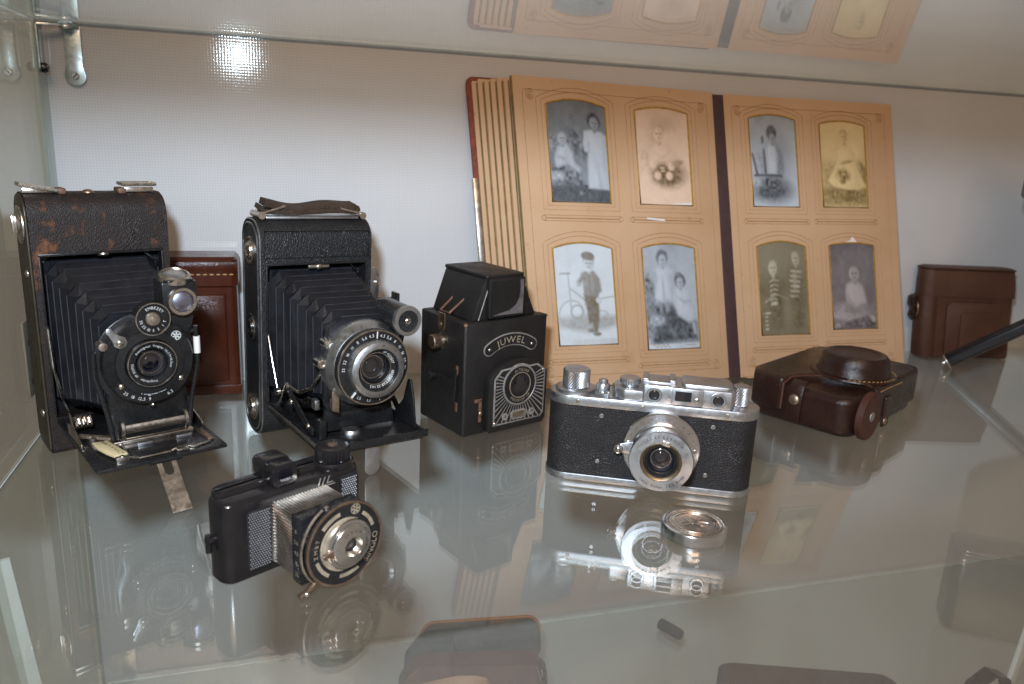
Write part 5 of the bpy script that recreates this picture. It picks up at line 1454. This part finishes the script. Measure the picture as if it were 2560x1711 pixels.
prints['Rc'] = paint([('e', 0.5, 0.15, 0.6, 0.16, 0, 0.30, 1.4), ('p', [(0.20, 0.40), (0.36, 0.37), (0.44, 0.48), (0.44, 0.90), (0.22, 0.92)], 0.15, 0.12, 0.04), ('p', [(0.62, 0.30), (0.82, 0.27), (0.90, 0.40), (0.88, 0.92), (0.62, 0.92)], 0.14, 0.12, 0.04), ('e', 0.58, 0.75, 0.10, 0.18, 0, 0.26, 1.2), ('p', [(0.70, 0.31), (0.78, 0.31), (0.76, 0.52), (0.72, 0.52)], 0.44, 0.08, 0.1)] + stripes
    + bar(0.10, 0.64, 0.34, 0.56, 0.010, 0.66) + bar(0.34, 0.56, 0.58, 0.62, 0.008, 0.48) + [('e', 0.30, 0.66, 0.06, 0.02, 0, 0.75, 0.8, 0.1), ('e', 0.15, 0.76, 0.08, 0.012, 0, 0.7, 0.8, 0.1)] + [('e', 0.12, 0.80 + 0.045 * k, 0.035, 0.013, 0, 0.62, 0.9, 0.12) for k in range(4)]
    + face(0.30, 0.28, 0.085, 0.075, 0.74, (0, -0.02, 1.1, 1.0), 0.42) + face(0.78, 0.17, 0.08, 0.07, 0.58, (0, -0.02, 1.1, 1.0), 0.36), 0.27, 0.20, *OLIVE, 7)
prints['Rd'] = paint([('e', 0.45, 0.80, 0.48, 0.12, 0, 0.50, 0.6, 0.08), ('e', 0.40, 0.86, 0.38, 0.05, 8, 0.62, 0.6, 0.05), ('p', [(0, 0.93), (0.4, 0.90), (0.9, 0.84), (1, 0.9), (1, 1), (0, 1)], 0.20, 0.06, 0.10), ('e', 0.90, 0.88, 0.10, 0.03, 40, 0.6, 0.8, 0.15), ('e', 0.12, 0.95, 0.12, 0.03, -20, 0.5, 0.8, 0.15), ('e', 0.80, 0.62, 0.10, 0.14, 0, 0.24, 0.9),
    ('p', [(0.26, 0.72), (0.40, 0.70), (0.52, 0.80), (0.50, 0.85), (0.30, 0.78)], 0.42, 0.06), ('p', [(0.34, 0.48), (0.44, 0.45), (0.60, 0.45), (0.70, 0.50), (0.76, 0.62), (0.78, 0.70), (0.66, 0.73), (0.52, 0.74), (0.34, 0.68), (0.31, 0.58)], 0.80, 0.06), ('p', [(0.33, 0.55), (0.42, 0.66), (0.50, 0.72), (0.44, 0.74), (0.32, 0.64)], 0.62, 0.06), ('p', [(0.62, 0.72), (0.80, 0.70), (0.82, 0.76), (0.62, 0.79)], 0.44, 0.06)]
    + face(0.525, 0.36, 0.115, 0.082, 0.66, (-0.01, -0.045, 1.02, 0.75), 0.30), 0.25, 0.33, *PLUM, 8)

# ------------------------------------------------------------------ photograph album
t = thing('photo_album', 'open old photo album with eight child portraits in gilt arched windows', 'photo album', (0.4110, 0.6185, 0.0022), rot=(R(-13), 0, 0))
SH = Matrix(((1, 0, -0.062, 0), (0, 1, 0, 0), (0, 0, 1, 0), (0, 0, 0, 1)))
PL = Matrix.Rotation(R(3.5), 4, 'Z') @ SH
PR = Matrix.Rotation(R(-1.0), 4, 'Z') @ SH
PH = 266.0
def page(name, x0, x1, z0, z1, y0, y1, Mx, mat='paper', wob=0.0, r=1.5):
    return part(name, MB().prism(rrect(x0, x1, z0, z1, r, 3), y0, y1, 'y', Mx), mat, t, bevel=0.3)
lp = page('page', -201, -2.6, 0, PH, -0.2, 2.0, PL)
rp = page('page', 8.4, 197.4, 0, PH - 0.5, -0.2, 2.0, PR)
# pages below on each side, fanned out; olive strips paint the dark gaps between them
for k in range(1, 7):
    a = 3.5 - 0.55 * k
    Mk = Matrix.Rotation(R(a), 4, 'Z') @ SH
    page('page', -201 - 4.9 * k + random.uniform(-0.5, 0.5), -3, 0.0 + 0.15 * k, PH - 1.2 - random.uniform(0, 2.0), 2.1 + 0.35 * k, 4.1 + 0.35 * k, Mk)
    part('page_gap', MB().box(-201 - 4.9 * k + 3.4, -201 - 4.9 * k + 4.9, 2.05 + 0.35 * k - 0.1, 4.15 + 0.35 * k + 0.1, 1, PH - 4, Mk), 'pagegap', t, bevel=0.1)
part('page_gap', MB().box(-201.4, -200.2, -0.3, 2.1, 0.5, PH - 1, PL), 'pagegap', t, bevel=0.1)
for k in (1, 2):
    Mk = Matrix.Rotation(R(-1.0 + 0.25 * k), 4, 'Z') @ SH
    page('page', 9, 197.6 + 0.7 * k, 0.2, PH - 1.2 - k, 2.1 + 0.2 * k, 4.0 + 0.2 * k, Mk)
Mc = Matrix.Rotation(R(0.1), 4, 'Z') @ SH
part('cover', MB().prism(rrect(-235, -1, 0, PH + 2.0, 7, 5), 5.6, 9.6, 'y', Mc), 'velvet', t, bevel=1.5, label='dark red velvet front cover')
part('cover', MB().prism(rrect(3, 199, 0, PH - 1.5, 6, 5), 5.4, 9.0, 'y', PR), 'velvet', t, bevel=1.2, label='back cover hidden behind the right pages')
part('cover_metal_edge', MB().box(-236, -230.5, 4.2, 10.2, 100, 182, Mc), 'dullnickel', t, bevel=0.8)
part('spine_hinge', MB().prism([(-3.2, -1.0), (2.0, -0.2), (9.2, -0.9), (9.2, 2.5), (-3.2, 2.5)], 0.5, PH - 1.5, 'z', SH), 'hinge', t, bevel=0.4)
def arch(u, h, sag, top):
    return top + sag * (1 - (2 * u - 1) ** 2)
PHOTO_LABELS = {
    'La': 'grey portrait of a seated baby beside a standing girl in white',
    'Lb': 'pale sepia portrait of a small child above a wreath of flowers',
    'Lc': 'bluish portrait of a boy in a cap holding a bicycle',
    'Ld': 'grey portrait of a standing girl and a seated girl in white',
    'Ra': 'grey portrait of a child in white by a wooden stand',
    'Rb': 'yellowed portrait of a girl in a wide pale skirt',
    'Rc': 'olive portrait of two children in striped clothes',
    'Rd': 'plum grey portrait of a baby sitting on a rug',
}
def window(pg, key, x0, x1, z0, z1, sag, Mx):
    img = prints[key]
    nv, nu = img.shape[:2]
    vs, fs, cols = [], [], []
    for j in range(nv):
        for i in range(nu):
            u, v = i / (nu - 1), j / (nv - 1)
            zt = z1 + sag * (1 - (2 * u - 1) ** 2)
            vs.append(Mx @ Vector((x0 + (x1 - x0) * u, -0.55 - 0.5 * math.sin(math.pi * u) * 0.3, zt + (z0 - zt) * v)) * S)
            cols.append((*img[j, i], 1.0))
    for j in range(nv - 1):
        for i in range(nu - 1):
            a = j * nu + i
            fs.append((a, a + nu, a + nu + 1, a + 1))
    me = bpy.data.meshes.new('photograph')
    me.from_pydata([tuple(v) for v in vs], [], fs)
    ca = me.color_attributes.new('print', 'FLOAT_COLOR', 'POINT')
    ca.data.foreach_set('color', np.array(cols, dtype=np.float32).ravel())
    me.shade_smooth()
    me.materials.append(M['photo'])
    o = bpy.data.objects.new('photograph', me)
    o['label'] = PHOTO_LABELS[key]
    COL.objects.link(o)
    o.parent = pg
    n = 16
    pts = [(x0 + (x1 - x0) * k / n, z1 + sag * (1 - (2 * k / n - 1) ** 2)) for k in range(n + 1)] + [(x1, z0), (x0, z0)]
    part('gilt_border', MB().tube([(x, -0.7, z) for x, z in pts], 0.85, 6, closed=True, Mx=Mx), 'gilt', pg)
    # two thin printed rules round the window
    ln = MB()
    for d, hd in ((4.2, 6.2), (8.6, 10.2)):
        q = [(x0 - d + (x1 - x0 + 2 * d) * k / n, z1 + hd * 0.45 + (sag + hd * 0.5) * (1 - (2 * k / n - 1) ** 2)) for k in range(n + 1)] + [(x1 + d, z0 - d * 0.8), (x0 - d, z0 - d * 0.8)]
        ln.tube([(x, -0.22, z) for x, z in q], 0.22, 4, closed=True, Mx=Mx)
    # slot below with curled ends
    zs = z0 - 14
    part('slot', MB().box(x0 - 8, x1 + 8, -0.45, -0.1, zs - 0.5, zs + 0.4, Mx), 'printline', pg)
    for xx in (x0 - 9, x1 + 9):
        ln.tube([(xx + 2 * math.cos(R(a)), -0.22, zs + 2 * math.sin(R(a))) for a in range(0, 360, 30)], 0.25, 4, closed=True, Mx=Mx)
    ln.tube([(x0 - 9, -0.22, zs + 2.4), (x1 + 9, -0.22, zs + 2.4)], 0.2, 4, Mx=Mx)
    ln.tube([(x0 - 9, -0.22, zs - 2.4), (x1 + 9, -0.22, zs - 2.4)], 0.2, 4, Mx=Mx)
    part('printed_rules', ln, 'printline', pg, smooth=False)
for pg, key, a in ((lp, 'La', (-171.5, -115.5, 161, 244, 5)), (lp, 'Lb', (-86, -31.5, 161, 244, 4)), (lp, 'Lc', (-175, -118, 36.5, 121, 5)), (lp, 'Ld', (-88, -33, 30, 122, 4))):
    window(pg, key, *a, PL)
for pg, key, a in ((rp, 'Ra', (34.5, 85, 162, 244.6, 4)), (rp, 'Rb', (112, 163.5, 162.5, 242.6, 3.5)), (rp, 'Rc', (35, 88.5, 39.5, 124, 5)), (rp, 'Rd', (115.6, 167.4, 43, 125.4, 2.5))):
    window(pg, key, *a, PR)
# page borders and corner scrolls
for pg, x0, x1, Mx in ((lp, -192, -10, PL), (rp, 17, 188, PR)):
    ln = MB()
    ln.tube([(x, -0.22, z) for x, z in rrect(x0, x1, 10, PH - 11, 3, 3)], 0.22, 4, closed=True, Mx=Mx)
    for cx, cz, sx_, sz_ in ((x0, PH - 11, 1, -1), (x1, PH - 11, -1, -1), (x0, 10, 1, 1), (x1, 10, -1, 1)):
        for rr in (4, 6.5, 9):
            ln.tube([(cx + sx_ * (4 + rr * 0.6 * math.cos(a * 0.7) + a), -0.22, cz + sz_ * (4 + rr * 0.5 * math.sin(a * 0.8))) for a in np.linspace(0, 6.3, 14)], 0.25, 4, Mx=Mx)
    part('page_border', ln, 'printline', pg, smooth=False)
# slips of paper showing in two slots, and the mount lettering of one card
part('paper_slip', MB().add([(-80, -0.5, 147.6), (-62, -0.5, 146.2), (-62, -0.5, 148.0), (-80, -0.5, 149.4)], [(0, 1, 2, 3)], PL), 'whitepaper', lp)
part('paper_slip', MB().add([(-58, -0.7, 161.5), (-33, -0.7, 161.5), (-33, -0.7, 163.6), (-46, -0.7, 163.0)], [(0, 1, 2, 3)], PL), 'whitepaper', lp)
part('torn_edge', MB().add([(128, -0.6, 126.2), (133, -0.6, 128.2), (140, -0.6, 130.4), (143, -0.6, 134), (146, -0.6, 131), (150, -0.6, 126.2)], [(0, 1, 2, 3, 4, 5)], PR), 'whitepaper', rp)
sc = MB().tube([(-82 + k * 0.9, -0.9, 33 + 1.3 * math.sin(k * 1.3) + 0.6 * math.sin(k * 2.9)) for k in range(20)], 0.25, 4, Mx=PL)
sc.tube([(-48 + k * 0.8, -0.9, 33.4 + 0.6 * math.sin(k * 2.1)) for k in range(14)], 0.2, 4, Mx=PL)
part('mount_lettering', sc, 'gilt', lp, smooth=False)
part('paper_foot', MB().box(12, 22, -9, 0.5, 0, 1.0), 'paper', t, bevel=0.2)

# ------------------------------------------------------------------ small tripod with a camera, mostly beyond the right edge
HD_ = Vector((806.0, 500.0, 146.0))
t = thing('table_tripod', 'black table tripod whose slender metal tipped leg slants in at the right edge', 'tripod', (HD_.x * S, HD_.y * S, 0))
def leg(foot):
    f = Vector(foot) - Vector((HD_.x, HD_.y, 0))
    top = Vector((0, 0, HD_.z))
    d = (f - top).normalized()
    lo = part('leg', MB().tube([top + d * 8, f - d * 9], 7.8, 6), 'rodblack', t, bevel=0.8)
    part('foot_ring', MB().tube([f - d * 9.2, f - d * 8.0, f - d * 7.0], [8.2, 8.4, 7.0], 24), 'chrome', lo)
    part('foot_tip', MB().tube([f - d * 7.2, f - d * 4, f - d * 2.6, f + Vector((0, 0, 0.6))], [2.2, 2.6, 1.2, 0.7], 12), 'chrome', lo)
for ft in ((664.5, 627.5, 2.2), (855, 585, 2.2), (825, 375, 2.2)):
    leg(ft)
part('crown', MB().lathe([(8, 138), (15, 141), (15, 152), (9, 156), (9, 168), (14, 170), (14, 178), (0, 178)], None, 32), 'rodblack', t)
t = thing('mounted_camera', 'black camera body on the tripod, only its lower corner in view', 'camera', (HD_.x * S, HD_.y * S, 0.178), -38)
part('body', MB().prism(rrect(-150, 60, -38, 14, 12), 0.5, 92), 'rodblack', t, bevel=3.0, seg=3)
part('base_trim', MB().prism(rrect(-148, 58, -36, 12, 11), -0.2, 3.0), 'dullnickel', t, bevel=0.4)
part('corner_stud', MB().lathe(dome_r(4, 3), front(-141, -38, 9), 16), 'nickel', t)

# ------------------------------------------------------------------ cases on the lower shelf, seen through the glass
ZS = ZL * S
t = thing('leather_case', 'open plum brown leather case with tan strap on the lower shelf, below the box camera', 'camera case', (0.160, 0.588, ZS), -12, 'leather cases on the lower shelf')
t.scale = (0.84, 0.9, 0.87)
part('pouch', MB().loft([zr(rrect(-78, 74, -22, 22, 12, 6), 0.2), zr(rrect(-80, 76, -23, 23, 12, 6), 22), zr(rrect(-70, 72, -17, 19, 10, 6), 44), zr(rrect(-58, 70, -12, 12, 8, 6), 52)]), 'caseplum', t)
LF = Matrix.Translation((10, 20, 40)) @ Matrix.Rotation(R(-28), 4, 'X') @ Matrix.Rotation(R(-3), 4, 'Y')
part('lid_flap', MB().prism(rrect(-66, 66, -8, 36, 15, 7), -1.6, 1.6, 'y', LF), 'caselining', t, bevel=0.9)
part('lid_edge', MB().tube([LF @ Vector((x, 0, z)) for x, z in rrect(-66, 66, -8, 36, 15, 7)[:16]], 1.9, 8), 'rawedge', t)
part('rear_pocket', MB().loft([zr(rrect(-76, -14, 4, 30, 11, 6), 20), zr(rrect(-74, -16, 8, 30, 10, 6), 44), zr(rrect(-62, -22, 13, 29, 7, 6), 60)]), 'caselining', t)
part('strap', MB().ribbon([(-60, -20, 30), (-40, -24, 38), (-18, -27, 45), (0, -28, 46), (12, -27, 42), (16, -26, 34), (12, -26, 28), (2, -27, 26), (-6, -26, 20)], 13, 2.4, (0.1, 0.55, 0.83)), 'tanstrap', t, bevel=0.6)
part('stitching', stitches(stitches(MB(), [(-68, -17.4, 44), (-56, -12.6, 52)]), [(66, -12.6, 51), (74.6, -20, 30)]), 'thread', t)['kind'] = 'stuff'
part('side_strap', MB().ribbon([(76, 0, 6), (78.5, 0, 24), (77, 0, 40), (72, 0, 46)], 14, 3, (0, 1, 0)), 'caserust', t, bevel=0.8)
t = thing('leather_case', 'scuffed rust brown leather case on the lower shelf, below the lens cap', 'camera case', (0.446, 0.490, ZS), -20, 'leather cases on the lower shelf')
t.scale = (1.3, 1.0, 0.78)
part('shell', upright(-62, 60, -20, 24, 12, 0, 56, 5), 'caserust', t)
part('lid_edge', MB().tube([(-54, -19, 54), (-20, -20, 55), (40, -20, 53), (56, -17, 51)], 1.8, 8), 'rawedge', t)
part('strap_end', MB().ribbon([(56, -4, 40), (64, -4, 52), (72, -4, 56), (84, -4, 50), (92, -4, 40)], 15, 3.6, (0, 1, 0)), 'casedark', t, bevel=1.0)
o = part('carrying_strap', MB().ribbon([(565 + 6, 452, ZL + 1.5), (574, 452, ZL + 24), (586, 452, ZL + 44), (603, 452, ZL + 55), (620, 452, ZL + 48), (630, 452, ZL + 26), (634, 452, ZL + 1.5)], 14, 2.6, (0, 1, 0)), 'casedark', None, bevel=0.7)
o['label'] = 'looped dark brown carrying strap on the lower shelf near the right edge'
o['category'] = 'strap'
o = part('rubber_bumper', MB().lathe([(0, 0), (4.6, 0), (6.0, 1.2), (6.0, 24), (5.0, 27.5), (0, 28)], frame(380, 650, ZL + 6.2, (0.45, -0.89, 0.0)), 24), 'matte', None)
o['label'] = 'small dark rubber peg lying on the lower shelf by the back panel'
o['category'] = 'rubber peg'
